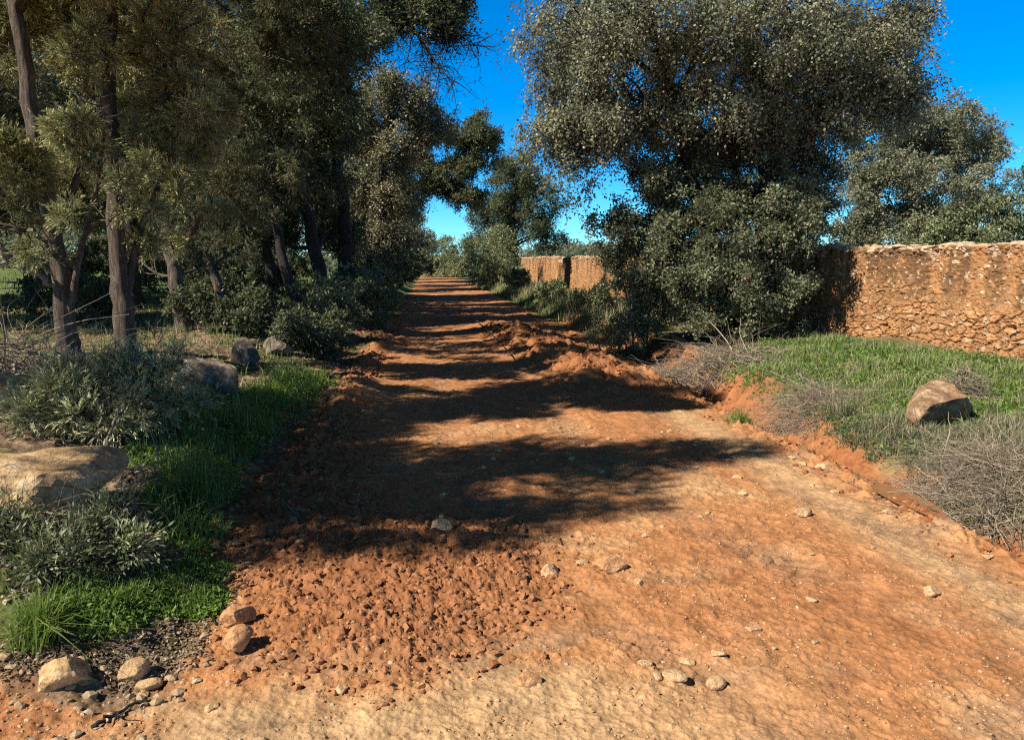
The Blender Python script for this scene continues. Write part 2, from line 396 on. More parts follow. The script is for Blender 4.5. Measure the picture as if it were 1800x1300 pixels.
def detail(X, Y):
    """small relief of the near ground, and the ground's own colours"""
    el, er = edge_l(Y), edge_r(Y)
    sd = heap_mask(X, Y); hm = sstep(-.16, .30, sd)
    road = sstep(-.12, .12, X-el)*sstep(-.1, .1, er+.05-X)
    road = np.where(Y+.25*(X+2.2) < 3.0, 1.0, np.maximum(road, 1-sstep(2.75, 3.25, Y+.25*(X+2.2)+.15*perlin(X*3, Y*3, 8))))
    n1 = fbm(X*1.3, Y*1.3, 31, 4); n2 = fbm(X*6, Y*6, 32, 4); n3 = fbm(X*24, Y*24, 33, 3); n4 = fbm(X*.5, Y*.5, 35, 3)
    z = .006*n2 + .004*n3 - road*.008*billow(X, Y, .16, 36, 5, .6)*(.5+.7*np.clip(n1+.5, 0, 1))*(.4+np.clip(n1+.4, 0, 1))
    # embedded stones and crumbs on the road
    rockyness = np.clip(.35+.8*n1, 0, 1)
    z = z + road*rockyness*(clods(X, Y, .05, 41, .35)*.5 + clods(X, Y, .11, 42, .10)*.25)
    z = z + road*(clods(X, Y, .028, 44, .2)*.45 + .005*billow(X, Y, .045, 45, 3, .75))
    z = z - road*.012*np.abs(perlin((X+.06*perlin(X, Y*1.5, 61)*2)*5.5, Y*.7, 62))          # scrape marks along the road
    # tyre prints with cross lugs
    trk = 0*X
    for xc, wd, sl in ((.15, .14, .5), (1.35, .17, .55), (2.45, .15, .5)):
        u = X-(xc+sl*np.log1p(np.exp((4.6-Y)*1.6))/1.6+.10*perlin(Y*.5, 0*Y, 65)); trk = np.maximum(trk, np.exp(-(u/wd)**4)*(1-hm)*road*sstep(-.35, .4, n1+.5*n4+.2)); band = np.exp(-(u/wd)**4)*(1-hm)*road
        z = z - band*(.010+.012*(np.sin(Y*42+np.abs(u)*30) > .1)*(.5+n1))
    # loose heap
    hh = .025*hm + .05*sstep(.0, .5, sd)*(.6+.6*perlin(X*1.6, Y*1.6, 23))
    hh = hh + hm*(.030*billow(X, Y, .2, 55, 6, .76) + clods(X, Y, .13, 51, .08)*.35 + clods(X, Y, .06, 52, .14)*.45 + clods(X, Y, .03, 53, .3)*.5)
    z = z + hh
    # churned ridge: curved lug prints
    rr = np.exp(-((X-(2.35-.055*(Y-10)))/.75)**2)*sstep(8.0, 10.0, Y)*(1-sstep(16, 24, Y))
    ph = Y*1.0 + .55*np.cos((X-2.2)*2.4) + .35*perlin(X*1.1, Y*.8, 71)
    z = z + rr*(.13*np.abs(np.sin(ph*6.5))*(.7+.8*n1) + .07*billow(X, Y, .3, 75, 4, .6) + clods(X, Y, .18, 72, .55)*.7 + clods(X, Y, .09, 73, .5)*.5)
    # rubble along the left and right lips of the road
    lip = np.exp(-((X-el-.1)/.28)**2)*sstep(4, 5, Y) + np.exp(-((X-er+.12)/.16)**2)*sstep(3, 4, Y)
    z = z + lip*(.06*billow(X, Y, .22, 83, 5, .62) + clods(X, Y, .13, 81, .2)*.5 + clods(X, Y, .07, 82, .3)*.5)
    z = z + (1-road)*(.016*n2 + .006*n3)
    # ditch wall: eroded
    dd = X-er; ditch = sstep(.1, .3, dd)*(1-sstep(.5, .72, dd-.3*sstep(6.5, 8.5, Y)+.12*n1))*(Y < 22)
    z = z + ditch*(.035*n2+clods(X, Y, .12, 91, .4)*.5)
    fade = 1-sstep(30, 60, np.hypot(X, Y))
    # ---- colours of the soil itself
    red = np.array([.36, .158, .064]); tan = np.array([.46, .30, .155]); deep = np.array([.265, .104, .041]); org = np.array([.415, .188, .074])
    col = lerp(red, org, sstep(-.3, .5, n4))
    tn = sstep(.0, .7, .75*n1+.35*n4-.1) * .55
    tn = np.maximum(tn, sstep(3.05, 2.55, Y-.16*(X-.2)+.35*n1)*.9*sstep(1.9, .3, X))
    tn = np.maximum(tn, np.exp(-((X-er+.55-.05*n1)/.25)**2)*(Y < 8)*.8)
    col = lerp(col, tan, np.clip(tn, 0, 1))
    grey = np.array([.27, .17, .10])
    col = lerp(col, grey, np.clip(.55*sstep(.25, .7, fbm(X*1.1+5, Y*2.5, 37, 3)), 0, 1)*(Y < 7))
    col = lerp(col, grey*np.array([1.1, 1.0, .95]), trk*.5)
    col = lerp(col, deep*np.array([1.0, 1.04, 1.1]), hm*.85)
    col = lerp(col, deep, np.clip(rr*.8, 0, 1))
    col = lerp(col, deep*1.05, ditch*.85)
    off = (1-road)*(1-ditch)*(1-hm)
    litter = np.array([.17, .115, .07]); moss = np.array([.085, .10, .03]); pl = np.array([.36, .25, .15])
    oc = lerp(lerp(litter, pl, sstep(.1, .6, n2)*.6), moss, sstep(-.1, .5, n1+.3*n4))
    green = np.array([.10, .15, .04])
    oc = lerp(oc, green, sstep(14, 24, Y)*.7)
    oc = lerp(oc, np.array([.12, .13, .045]), (X > 3)*.6)
    col = lerp(col, oc, off)
    strip = sstep(-9, -10, X)*sstep(-15.5, -14.5, X)*0
    return z*fade, np.clip(col*(1+.22*n2+.15*n3)[..., None], .01, .9), road, hm

def build_ground():
    th = np.concatenate([np.arange(-41, 41, .105), np.arange(41, 319, 3.0)])
    th = np.radians(th + YAW)
    r = np.concatenate([[.02, .3, .6, .9, 1.2, 1.5], np.geomspace(1.75, 8, 660), np.geomspace(8.03, 45, 330), np.geomspace(46, 150, 60), np.geomspace(165, 6000, 26)])
    R, T = np.meshgrid(r, th, indexing='ij')
    X, Y = R*np.sin(T), R*np.cos(T)
    z, col, road, hm = detail(X, Y)
    Z = H(X, Y) + z
    V = np.stack([X, Y, Z], -1).reshape(-1, 3); col = col.reshape(-1, 3)
    nr, ntn = X.shape
    i = (np.arange(nr-1)[:, None]*ntn + np.arange(ntn)[None]); j = (np.arange(nr-1)[:, None]*ntn + (np.arange(ntn)[None]+1) % ntn)
    F = np.stack([i, j, j+ntn, i+ntn], -1).reshape(-1, 4)[:, ::-1]
    rd = road.ravel()[F].mean(1) > .5; hp = hm.ravel()[F].mean(1) > .45
    far = (np.abs(Y).ravel()[F].max(1) > 78) | (Y.ravel()[F].min(1) < -8) | (np.abs(X).ravel()[F].max(1) > 9)
    rd &= ~far; hp &= ~far
    for nm, sel in (('ground', ~rd & ~hp), ('dirt_road', rd & ~hp), ('loose_soil', hp)):
        f = F[sel]; u, inv = np.unique(f, return_inverse=True)
        o = link(nm, V[u], [inv.reshape(-1, 4)], M['soil'], smooth=True, attrs={'soil_col': col[u]})
        o['kind'] = 'structure'
        o['label'] = {'ground': 'grassy and stony ground beside the red dirt road', 'dirt_road': 'straight red dirt road with scrape marks and tyre prints',
                      'loose_soil': 'spread of loose red cloddy soil on the left side of the road'}[nm]
build_ground()

def surf(X, Y):
    """the finished ground height, relief included"""
    return H(X, Y) + detail(np.asarray(X, float), np.asarray(Y, float))[0]
# ------------------------------------------------------------------ the earth and stone wall
def wall(name, label, pts, top, thick, seed, first=False):
    pts = np.array(pts, float); seg = np.hypot(*np.diff(pts, axis=0).T); cum = np.concatenate([[0], np.cumsum(seg)]); Ltot = cum[-1]
    dist = lambda s: np.hypot(np.interp(s, cum, pts[:, 0]), np.interp(s, cum, pts[:, 1]))
    s = [0.0]
    while s[-1] < Ltot: s.append(s[-1] + max(.012, dist(s[-1])*.0016))
    s = np.array(s[:-1] + [Ltot])
    px, py = np.interp(s, cum, pts[:, 0]), np.interp(s, cum, pts[:, 1])
    tx, ty = np.gradient(px, s), np.gradient(py, s); k = np.hypot(tx, ty); tx /= k; ty /= k
    k = 40; ker = np.hanning(2*k+1); ker /= ker.sum()
    tx = np.convolve(np.pad(tx, k, 'edge'), ker, 'valid'); ty = np.convolve(np.pad(ty, k, 'edge'), ker, 'valid')
    nx, ny = -ty, tx                                                # towards the road (the wall runs away from the camera, road on its left)
    zb = H(px, py) - .15
    dz = .014
    nf = int(1.75/dz); nt_ = 16
    # profile: front face bottom->top, then the top, then the back down
    v = np.concatenate([np.linspace(0, 1, nf), np.ones(nt_), np.linspace(1, 0, 6)])
    dpt = np.concatenate([np.zeros(nf), np.linspace(0, 1, nt_+1)[1:], np.ones(6)])*thick
    S, Vv = np.meshgrid(s, v, indexing='ij'); Dp = np.broadcast_to(dpt, S.shape)
    topz = top + .045*fbm(s*1.1, s*0+seed, seed, 3) + .02*perlin(s*6, s*0, seed+1)
    ed = np.minimum(s if not first else s*0+9, Ltot-s); topz = topz - .5*np.clip(1-ed/.7, 0, 1)**1.4*np.clip(.9+.6*perlin(s*5, s*0, seed+30), .3, 1.6)
    Zb = zb[:, None]; Zt = topz[:, None]
    Z = Zb + (Zt-Zb)*Vv
    hgt = Z - H(px, py)[:, None]
    U = S + .05*perlin(S*3, Z*3, seed+2)
    a1, a2, ai = worley(U/.17, (Z+.03*perlin(S*2, Z*6, seed+3))/.105, seed+4)
    b1, b2, bi = worley(U/.085, Z/.06, seed+5)
    c1, c2, ci = worley(U/.042, Z/.034, seed+6)
    low = 1-sstep(.38, .92, hgt + .30*perlin(S*.8, Z*2, seed+7) + .22*perlin(S*4, Z*4, seed+8) + .12*perlin(S*11, Z*11, seed+22))
    st = sstep(.0, .16, a2-a1); st2 = sstep(.0, .25, b2-b1); st3 = sstep(0, .3, c2-c1)
    rel_low = .03*(st-.6) + .035*(ai-.5)*st + .02*st*((S*7*(bi-.5)+Z*9*(ai-.5)) % .3) + .018*st2 + .008*st3
    upst = (bi < .42)*st2; upst3 = (ci < .4)*st3
    rel_up = .008*upst*(.5+bi) + .014*upst3 + .03*billow(S, Z*.8, .22, seed+20, 5, .6) + .02*billow(S*1.0, Z*.25, .16, seed+21, 3, .6) + .03*fbm(S*1.2, Z*1.2, seed+9, 4) + .02*perlin(S*3.2, Z*.7, seed+10)
    topband = sstep(top-.16, top-.03, Z)
    rel_up = rel_up + topband*.045*st2*(bi*2 % 1)
    rel = rel_low*low + rel_up*(1-low) + .035*fbm(S*.5, Z*.6, seed+12, 2) - .05*(1-low)*sstep(.6, 1.7, hgt)*.6
    holes = low*sstep(.93, .97, ai)*sstep(.1, .4, .55-a1); rel = rel - .12*holes
    front = (np.arange(len(v)) < nf).astype(float)[None]; ontop = ((np.arange(len(v)) >= nf) & (np.arange(len(v)) < nf+nt_)).astype(float)[None]
    off = rel*front + rel[:, nf-1:nf]*ontop*(1-Dp/thick)
    X = px[:, None] + nx[:, None]*(off - Dp); Y = py[:, None] + ny[:, None]*(off - Dp)
    tb1, tb2, tbi = worley(S/.16, Dp/.14, seed+13)
    Z = Z + ontop*(.05*sstep(0, .3, tb2-tb1)*tbi + .015*perlin(S*7, Dp*7, seed+14))
    # colours of stone and earth
    earth = np.array([.33, .165, .070]); brown = np.array([.15, .080, .038]); stone = np.array([.36, .185, .08]); pale = np.array([.52, .39, .26])
    streak = sstep(-.3, .35, perlin(S*2.4, Z*.35, seed+15) + .5*perlin(S*7, Z*.5, seed+16) + .4*fbm(S*1.1, Z*1.1, seed+17, 3))
    c_up = lerp(earth, brown, streak*.95)
    c_up = np.where(((bi < .03)*st2 > .5)[..., None], pale*.9, c_up); c_up = np.where(((ci < .07)*st3 > .5)[..., None], pale, c_up)
    c_up = np.where(((ci > .90)*st3 > .4)[..., None], stone*1.1, c_up)
    grime = sstep(.2, .9, fbm(S*1.6, Z*1.0, seed+18, 4)+.5*topband)
    c_up = lerp(c_up, np.array([.16, .10, .06]), grime*.3)
    c_lo = lerp(stone*.8, stone*1.25, ai); c_lo = lerp(c_lo, pale, sstep(.88, .94, bi)*.7*st2); c_lo = lerp(brown*.7, c_lo, sstep(.0, .12, a2-a1))
    c = c_up*(1-low)[..., None] + c_lo*low[..., None]
    c = lerp(c, pale*1.05, np.clip(topband*(bi*3 % 1 > .72)*st2 + ontop*(tbi > .45), 0, 1)*.85)
    root = thing(name, label, 'wall', (px[0], py[0], float(zb[0])))
    base = np.array([px[0], py[0], float(zb[0])])
    Vt = np.stack([X, Y, Z], -1).reshape(-1, 3); n = len(v)
    i = np.arange(len(s)-1)[:, None]*n + np.arange(n-1)[None]
    F = np.stack([i, i+1, i+n+1, i+n], -1).reshape(-1, 4)
    caps = [np.array([np.arange(n)]), np.array([(len(s)-1)*n+np.arange(n)[::-1]])]
    link('wall_face', Vt, [F]+caps, M['wall'], root, smooth=False, attrs={'wcol': c.reshape(-1, 3)}, loc=base)
    # loose pale coping rubble along the top
    rng = np.random.default_rng(seed); mb = MB(); cols = []
    for q in np.arange(0, Ltot, .13):
        if rng.random() < .35: continue
        q2 = min(q+rng.uniform(0, .12), Ltot); V, Fr = rock_shape(rng, 2, 6, np.array([rng.uniform(.05, .13), rng.uniform(.05, .1), rng.uniform(.025, .05)]), .12)
        a = rng.uniform(0, 6.3); R = np.array([[math.cos(a), -math.sin(a)], [math.sin(a), math.cos(a)]]); V[:, :2] = V[:, :2] @ R.T
        x, y = np.interp(q2, s, px), np.interp(q2, s, py); d = rng.uniform(-.01, .4)
        V = V + np.array([x-np.interp(q2, s, nx)*d, y-np.interp(q2, s, ny)*d, np.interp(q2, s, topz)+rng.uniform(.0, .045)])
        mb.add(V, Fr); cols.append(np.broadcast_to(lerp(stone, pale*1.05, rng.random())[None] if False else (stone*(1-(t := rng.random())) + pale*t), V.shape))
    mb.build('coping', M['pebble'], root, attrs={'pcol': np.concatenate(cols)}, loc=base)
    return root
wall('earth_wall', 'long ochre earth and rubble wall, lower courses of stone, behind the big oak', [(7.45, 5.0), (7.2, 8.7), (6.62, 14), (6.75, 22), (7.0, 40)], 1.80, .55, 101, True)
wall('earth_wall', 'far short stretch of ochre wall beyond the break that stands for tree shade', [(7.15, 41.6), (7.0, 52), (7.3, 61)], 1.86, .55, 131)  # the break between the walls stands in for a tree's shade on one wall
# ------------------------------------------------------------------ trees and bushes
def limb(p0, p1, r0, r1, rng, K=9, wob=.12, sag=0.0):
    t = np.linspace(0, 1, K)[:, None]; p0 = np.asarray(p0, float); p1 = np.asarray(p1, float); L = np.linalg.norm(p1-p0)
    a = rnd_dir(rng, 1)[0]; b = rnd_dir(rng, 1)[0]
    P = p0 + (p1-p0)*t + L*wob*(np.sin(np.pi*t)*a + .6*np.sin(2*np.pi*t)*b*.6) + np.array([0, 0, 1.])*sag*L*np.sin(np.pi*t)
    return P, r0 + (r1-r0)*t[:, 0]**.8

def smooth_path(pts, n):
    pts = np.asarray(pts, float); t = np.linspace(0, len(pts)-1, n); k = np.clip(t.astype(int), 0, len(pts)-2); f = (t-k)[:, None]
    p = lambda i: pts[np.clip(i, 0, len(pts)-1)]
    a, b, c, d = p(k-1), p(k), p(k+1), p(k+2)
    return .5*((2*b)+(c-a)*f+(2*a-5*b+4*c-d)*f*f+(3*b-a-3*c+d)*f**3)

def leaves_on(rng, P, D, L, n, kind, size):
    """n leaves along each twig that starts at P, runs along D for L and droops -> V, F, and the twig lines"""
    N = len(P); k = kind
    t = (np.arange(n)+rng.uniform(.2, .8, (N, n)))/n
    droop = k.get('droop', .3)
    pos = P[:, None] + D[:, None]*(L[:, None]*t)[..., None] + np.array([0, 0, -1.])*(droop*L[:, None]*t**2)[..., None]
    pos = pos + rng.normal(size=(N, n, 3))*k.get('jit', .02)
    tang = unit(D[:, None] + np.array([0, 0, -1.])*(2*droop*t)[..., None])
    ld = unit(tang*k.get('along', .5) + rnd_dir(rng, N*n).reshape(N, n, 3)*k.get('spread', .9) + np.array([0, 0, k.get('up', 0.0)]))
    nn = unit(rnd_dir(rng, N*n).reshape(N, n, 3)*k.get('ntilt', .9) + np.array([0, 0, .7]))
    sz = size*rng.uniform(.65, 1.25, N*n)
    V, F = leaf_quads(pos.reshape(-1, 3), ld.reshape(-1, 3), nn.reshape(-1, 3), sz, sz*k.get('asp', .6), k.get('mid', .45))
    tt = np.array([0, .5, 1.0])
    tw = P[:, None] + D[:, None]*(L[:, None]*tt)[..., None] + np.array([0, 0, -1.])*(droop*L[:, None]*tt**2)[..., None]
    return V, F, tw

OAK = dict(droop=.35, along=.35, spread=1.0, asp=.62, jit=.03)
HANG = dict(droop=.9, along=.35, spread=1.0, asp=.62, jit=.035)
JUN = dict(droop=.05, along=1.0, spread=.62, asp=.17, jit=.004, mid=.5, ntilt=1.0)
SHRUB = dict(droop=.15, along=.5, spread=.9, asp=.55, jit=.02)
HERB = dict(droop=.5, along=.5, spread=.8, asp=.4, jit=.01, up=.2)

def crown_sprays(rng, clumps, n, up=.25, thin=.0, nscale=1.6, shell=.38, tuft=0, per=14):
    C = np.array([c[0] for c in clumps]); R = np.array([c[1] for c in clumps], float)
    wgt = np.array([c[2] if len(c) > 2 else 1.0 for c in clumps])*(R[:, 0]*R[:, 2]); wgt /= wgt.sum()
    m = n if not tuft else max(8, n//per)
    ci = rng.choice(len(C), m, p=wgt); d = rnd_dir(rng, m)
    P = C[ci] + d*R[ci]*(rng.random(m)**shell)[:, None]
    keep = noise3(P*nscale, 7) > thin
    P, d, ci = P[keep], d[keep], ci[keep]
    if tuft:                                        # leaves stand in tufts round the ends of twigs
        k = rng.poisson(per/max(keep.mean(), .3)*rng.uniform(.5, 1.5, len(P)))
        rep = np.repeat(np.arange(len(P)), k); e = unit(rnd_dir(rng, len(rep)) + .55*d[rep] + np.array([0, 0, up*.6]))
        P = P[rep] + e*(tuft*rng.uniform(.05, .75, (len(rep), 1)))*np.array([1, 1, .8]); ci = ci[rep]
        return P, unit(e + rnd_dir(rng, len(e))*.35 + np.array([0, 0, up*.4])), ci, rep
    D = unit(d*.8 + rnd_dir(rng, len(d))*.7 + np.array([0, 0, up]))
    return P, D, ci, np.arange(len(P))

def tree(name, label, cat, base, trunks, clumps, leaf, bark, kind, n, nl, L, size, seed, group=None, up=.25, thin=-.15, sub=7, limb_r=.05, shell=.38, bare=0, twig_r=.004, nscale=1.6, crown='crown', blen=.3, tuft=.0, per=14, follow=False):
    """trunks: [(points, r0, r1)], clumps: [(centre, radii, weight)]; parts: trunk, branches, crown"""
    rng = np.random.default_rng(seed); base = np.asarray(base, float)
    root = thing(name, label, cat, base, group)
    tb = MB(); allp = []
    for pts, r0, r1 in trunks:
        P = smooth_path(pts, 28); P[1:-1] += rng.normal(size=(26, 3))*r0*.10
        t = np.linspace(0, 1, 28); R = r0 + (r1-r0)*t; R = R*(1+.55*np.exp(-t*14))
        V, F = tubes(P, R, 12)
        V = V + unit(V-np.repeat(P, 12, 0))*(noise3(V*np.array([9, 9, 2.]), seed)*.16*np.repeat(R, 12))[:, None]
        tb.add(V, F); allp.append(np.concatenate([P, R[:, None]], 1))
    allp = np.concatenate(allp)
    if tb.n: tb.build('trunk', M[bark], root, smooth=True, loc=base)
    bb = MB()
    big = []; small = []
    for c in clumps:
        cc, rr = np.asarray(c[0]), np.asarray(c[1], float)
        cand = allp[allp[:, 2] < cc[2]+.1*rr[2]]
        if not len(cand): cand = allp
        w_ = np.linalg.norm(cand[:, :3]-cc, axis=1)*.7 + .5*np.abs(cand[:, 2]-(cc[2]-.8*rr[2])); q = cand[np.argmin(w_)]
        P, R = limb(q[:3], cc + rnd_dir(rng, 1)[0]*rr*.25, min(limb_r, q[3]*.8), limb_r*.35, rng, 10, .10, .06); big.append((P, R))
        for _ in range(sub):
            k = rng.integers(3, 10); d = rnd_dir(rng, 1)[0]; d[2] = d[2]*.7+.15
            small.append(limb(P[k], cc + d*rr*rng.uniform(.7, 1.0), R[k]*.6, .006, rng, 10, .16, .05))
    if big:
        for lst, sd in ((big, 7), (small, 5)):
            if lst: bb.add(*tubes(np.array([a for a, _ in lst]), np.array([b for _, b in lst]), sd))
    if clumps:
        if follow:                                  # tufts sit along the side branches, some hanging below them
            BP = np.array([a for a, _ in small])[:, 3:]; m = n//per
            k = rng.integers(0, len(BP), m); j = np.minimum((rng.random(m)**.7*BP.shape[1]).astype(int), BP.shape[1]-1)
            T0 = BP[k, j] + rng.normal(size=(m, 3))*tuft*.45 - np.array([0, 0, 1.])*(rng.exponential(follow, m))[:, None]
            kk = rng.poisson(per*rng.uniform(.5, 1.5, m)); rep = np.repeat(np.arange(m), kk); e = unit(rnd_dir(rng, len(rep)) + np.array([0, 0, up*.6]))
            P = T0[rep] + e*(tuft*rng.uniform(.05, .8, (len(rep), 1)))*np.array([1, 1, .9]); D = unit(e + rnd_dir(rng, len(e))*.4 + np.array([0, 0, up*.5]))
        else:
            P, D, ci, rep = crown_sprays(rng, clumps, n, up, thin, nscale, shell, tuft, per)
        LL = L*rng.uniform(.6, 1.3, len(P))
        V, F, tw = leaves_on(rng, P, D, LL, nl, kind, size)
        sel = rng.random(len(tw)) < .7
        bb.add(*tubes(tw[sel], np.broadcast_to(np.array([twig_r, twig_r*.8, twig_r*.4]), (sel.sum(), 3)), 3))
        if bare:
            P2, D2, _, _ = crown_sprays(rng, clumps, bare, -.2, -9, 1, .3)
            tw2 = P2[:, None] + D2[:, None]*np.linspace(0, blen, 5)[None, :, None]*rng.uniform(.4, 1.3, (len(P2), 1, 1)) + rng.normal(size=(len(P2), 5, 3))*.05*blen
            bb.add(*tubes(tw2, np.broadcast_to(np.linspace(twig_r*1.1, twig_r*.4, 5), (len(P2), 5)), 3))
        if bb.n: bb.build('branches', M[bark], root, loc=base)
        tn = np.clip(.5+.10*rng.normal(size=len(P))+.2*rng.normal(size=rep.max()+1)[rep]+.35*noise3(P*nscale*1.3, 17), 0, 1)
        link(crown, V, F, M[leaf], root, loc=base, attrs={'tint': np.repeat(tn, nl*4)})
    elif bb.n: bb.build('branches', M[bark], root, loc=base)
    return root

def clump(px, py, rx, ry, depth, w=1.0, rd=None):
    c = at(px, py, depth); s = depth/FPX
    return (c, (rx*s, (rd if rd else (rx+ry)*.5)*s, ry*s), w)
def tpath(base, pts, depth):
    """a trunk: from a ground point up through pixels, (px, py) or (px, py, extra depth)"""
    return [np.asarray(base) - np.array([0, 0, .12])] + [at(p[0], p[1], depth+(p[2] if len(p) > 2 else 0)) for p in pts]
def base_at(px, depth):
    p = at(px, 600, depth); return onz(p[0], p[1])

# ---- the big holm oak over the right verge
b = base_at(1285, 13.3); d = 13.3
cl = [clump(*c) for c in [
    (1010, 60, 95, 120, 13.0), (990, 170, 75, 70, 12.8), (1110, 40, 110, 130, 12.4), (1100, 150, 110, 90, 13.2), (1240, 40, 130, 130, 11.9), (1210, 160, 110, 75, 12.6),
    (1360, 50, 120, 130, 12.0), (1350, 160, 110, 70, 12.4), (1470, 60, 110, 120, 12.7), (1480, 150, 100, 60, 13.0), (1560, 100, 70, 80, 13.2), (1590, 40, 40, 60, 13.4, .8),
    (1600, 140, 40, 40, 13.0, .7), (970, 215, 50, 35, 12.4, .7), (1060, 210, 45, 25, 12.5, .6), (1180, -90, 230, 110, 13.6), (1420, -90, 200, 110, 13.8), (1300, -170, 200, 80, 13.6),
    (1130, 60, 120, 110, 14.9), (1300, 70, 140, 120, 15.2), (1460, 80, 120, 110, 15.0), (1010, 40, 90, 90, 14.6), (1400, 215, 90, 35, 13.4, .7), (1280, 225, 70, 35, 13.8, .6)]]
tr = [(tpath(b, [(1270, 520), (1240, 400), (1215, 300), (1190, 200), (1160, 80, .2), (1130, -40, .4)], d), .17, .05),
      (tpath(b+np.array([.3, .15, 0]), [(1330, 520), (1350, 400), (1345, 280, .2), (1370, 160, .2), (1420, 20, .3), (1440, -100, .4)], d), .16, .05),
      (tpath(b+np.array([.1, .3, 0]), [(1300, 480), (1290, 350), (1290, 240), (1285, 120), (1280, -60)], d+.4), .12, .04)]
tree('holm_oak', 'big spreading grey-green holm oak leaning over the right side of the road', 'tree', b, tr, cl, 'oak', 'bark_oak', HANG, 22500, 9, .22, .055, 201, tuft=.20, per=14, up=-.3, follow=.16, sub=15, limb_r=.055, bare=700, nscale=1.3, blen=.6)
# ---- hanging lower foliage of the same clump of stems: dense shrub at its foot
b = base_at(1330, 12.9); d = 12.9
cl = [clump(*c) for c in [
    (1180, 270, 70, 60, 13.4), (1150, 350, 85, 70, 13.2), (1250, 320, 110, 80, 13.6), (1130, 430, 70, 60, 13.0), (1220, 420, 110, 80, 12.6), (1330, 400, 110, 70, 12.5), (1385, 420, 60, 65, 12.7),
    (1300, 480, 120, 60, 12.4), (1375, 490, 50, 60, 12.6), (1370, 300, 80, 70, 13.6), (1420, 330, 60, 70, 13.8), (1080, 390, 45, 30, 13.0, .7), (1200, 500, 90, 45, 12.9), (1330, 350, 100, 70, 13.2), (1250, 250, 80, 50, 13.9, .6), (1420, 240, 70, 50, 13.9, .7), (1260, 560, 70, 38, 12.4, .7), (1340, 555, 70, 38, 12.35, .7), (1300, 590, 70, 20, 12.2, .4)]]
tr = [(tpath(b+np.array([dx, dy, 0]), [(1330+dx*60, 540), (px, 420), (px+q, 330)], d), .05, .02) for dx, dy, px, q in ((-.5, .1, 1200, -20), (.2, 0, 1340, 15), (.5, .2, 1400, 10), (-.2, .2, 1260, 0), (.35, -.1, 1380, 30))]
tree('oak_thicket', 'dense dark shrubby oak thicket under the big oak, its foot bare and shaded', 'bush', b, tr, cl, 'oak_mid', 'bark_oak', OAK, 16000, 9, .16, .053, 202, tuft=.20, per=16, up=.1, thin=-.25, sub=6, limb_r=.03, bare=250)
# ---- looser green bush in front, left
b = base_at(1130, 13.6); d = 13.6
cl = [clump(*c) for c in [(1110, 520, 60, 60, 13.4), (1160, 560, 60, 40, 13.2), (1080, 590, 45, 45, 13.1), (1190, 500, 60, 60, 13.5), (1120, 460, 50, 50, 13.9), (1090, 620, 35, 20, 12.9, .7), (1230, 560, 50, 35, 13.2, .5)]]
tr = [(tpath(b+np.array([dx, dy, 0]), [(1130+dx*90, 570), (px, 480)], d), .025, .01) for dx, dy, px in ((-.2, 0, 1090), (.1, .1, 1150), (.3, 0, 1200), (0, -.1, 1120))]
tree('green_bush', 'loose leafy green bush at the road edge, left of the oak thicket', 'bush', b, tr, cl, 'bush', 'bark_oak', SHRUB, 2000, 9, .13, .05, 203, tuft=.14, per=9, thin=-.2, sub=6, limb_r=.014, bare=260)

# ---- trees and bushes behind the wall, right
b = base_at(1600, 23); d = 23
cl = [clump(*c) for c in [(1560, 270, 85, 75, 22.5), (1650, 260, 90, 80, 22.6), (1700, 310, 65, 70, 22.2), (1610, 340, 100, 70, 22), (1530, 350, 80, 60, 22.2), (1620, 230, 70, 45, 23.5), (1720, 260, 40, 45, 22.8), (1560, 400, 90, 40, 22), (1660, 380, 60, 40, 22.2, .7)]]
tree('round_oak', 'round-crowned holm oak standing behind the ochre wall', 'tree', b, [(tpath(b, [(1600, 400), (1620, 300)], d), .2, .09)], cl, 'oak', 'bark_oak', OAK, 14000, 9, .25, .070, 204, tuft=.32, per=14, thin=-.1, nscale=1.1, sub=6, limb_r=.07, up=.2)
b = base_at(1720, 21)
cl = [clump(*c) for c in [(1650, 410, 70, 30, 20.5), (1740, 390, 70, 45, 20.6), (1800, 400, 60, 50, 20.3), (1870, 400, 60, 50, 20.3), (1700, 420, 80, 25, 20)]]
tree('scrub_hedge', 'low grey-green scrub along the back of the wall, far right', 'bush', b, [(tpath(b, [(1715, 420)], 21), .04, .02)], cl, 'bush', 'bark_oak', SHRUB, 3600, 9, .2, .075, 205, tuft=.25, per=12, thin=-.3, sub=4, limb_r=.02)
b = base_at(1850, 42)
cl = [clump(*c) for c in [(1830, 330, 55, 40, 42), (1860, 300, 50, 30, 42), (1880, 350, 60, 40, 42)]]
tree('distant_oak', 'small dark oak crown cut by the right edge, beyond the wall', 'tree', b, [(tpath(b, [(1850, 380)], 42), .2, .1)], cl, 'oak_dark', 'bark_oak', OAK, 1600, 8, .4, .14, 206, thin=-.3, sub=3)

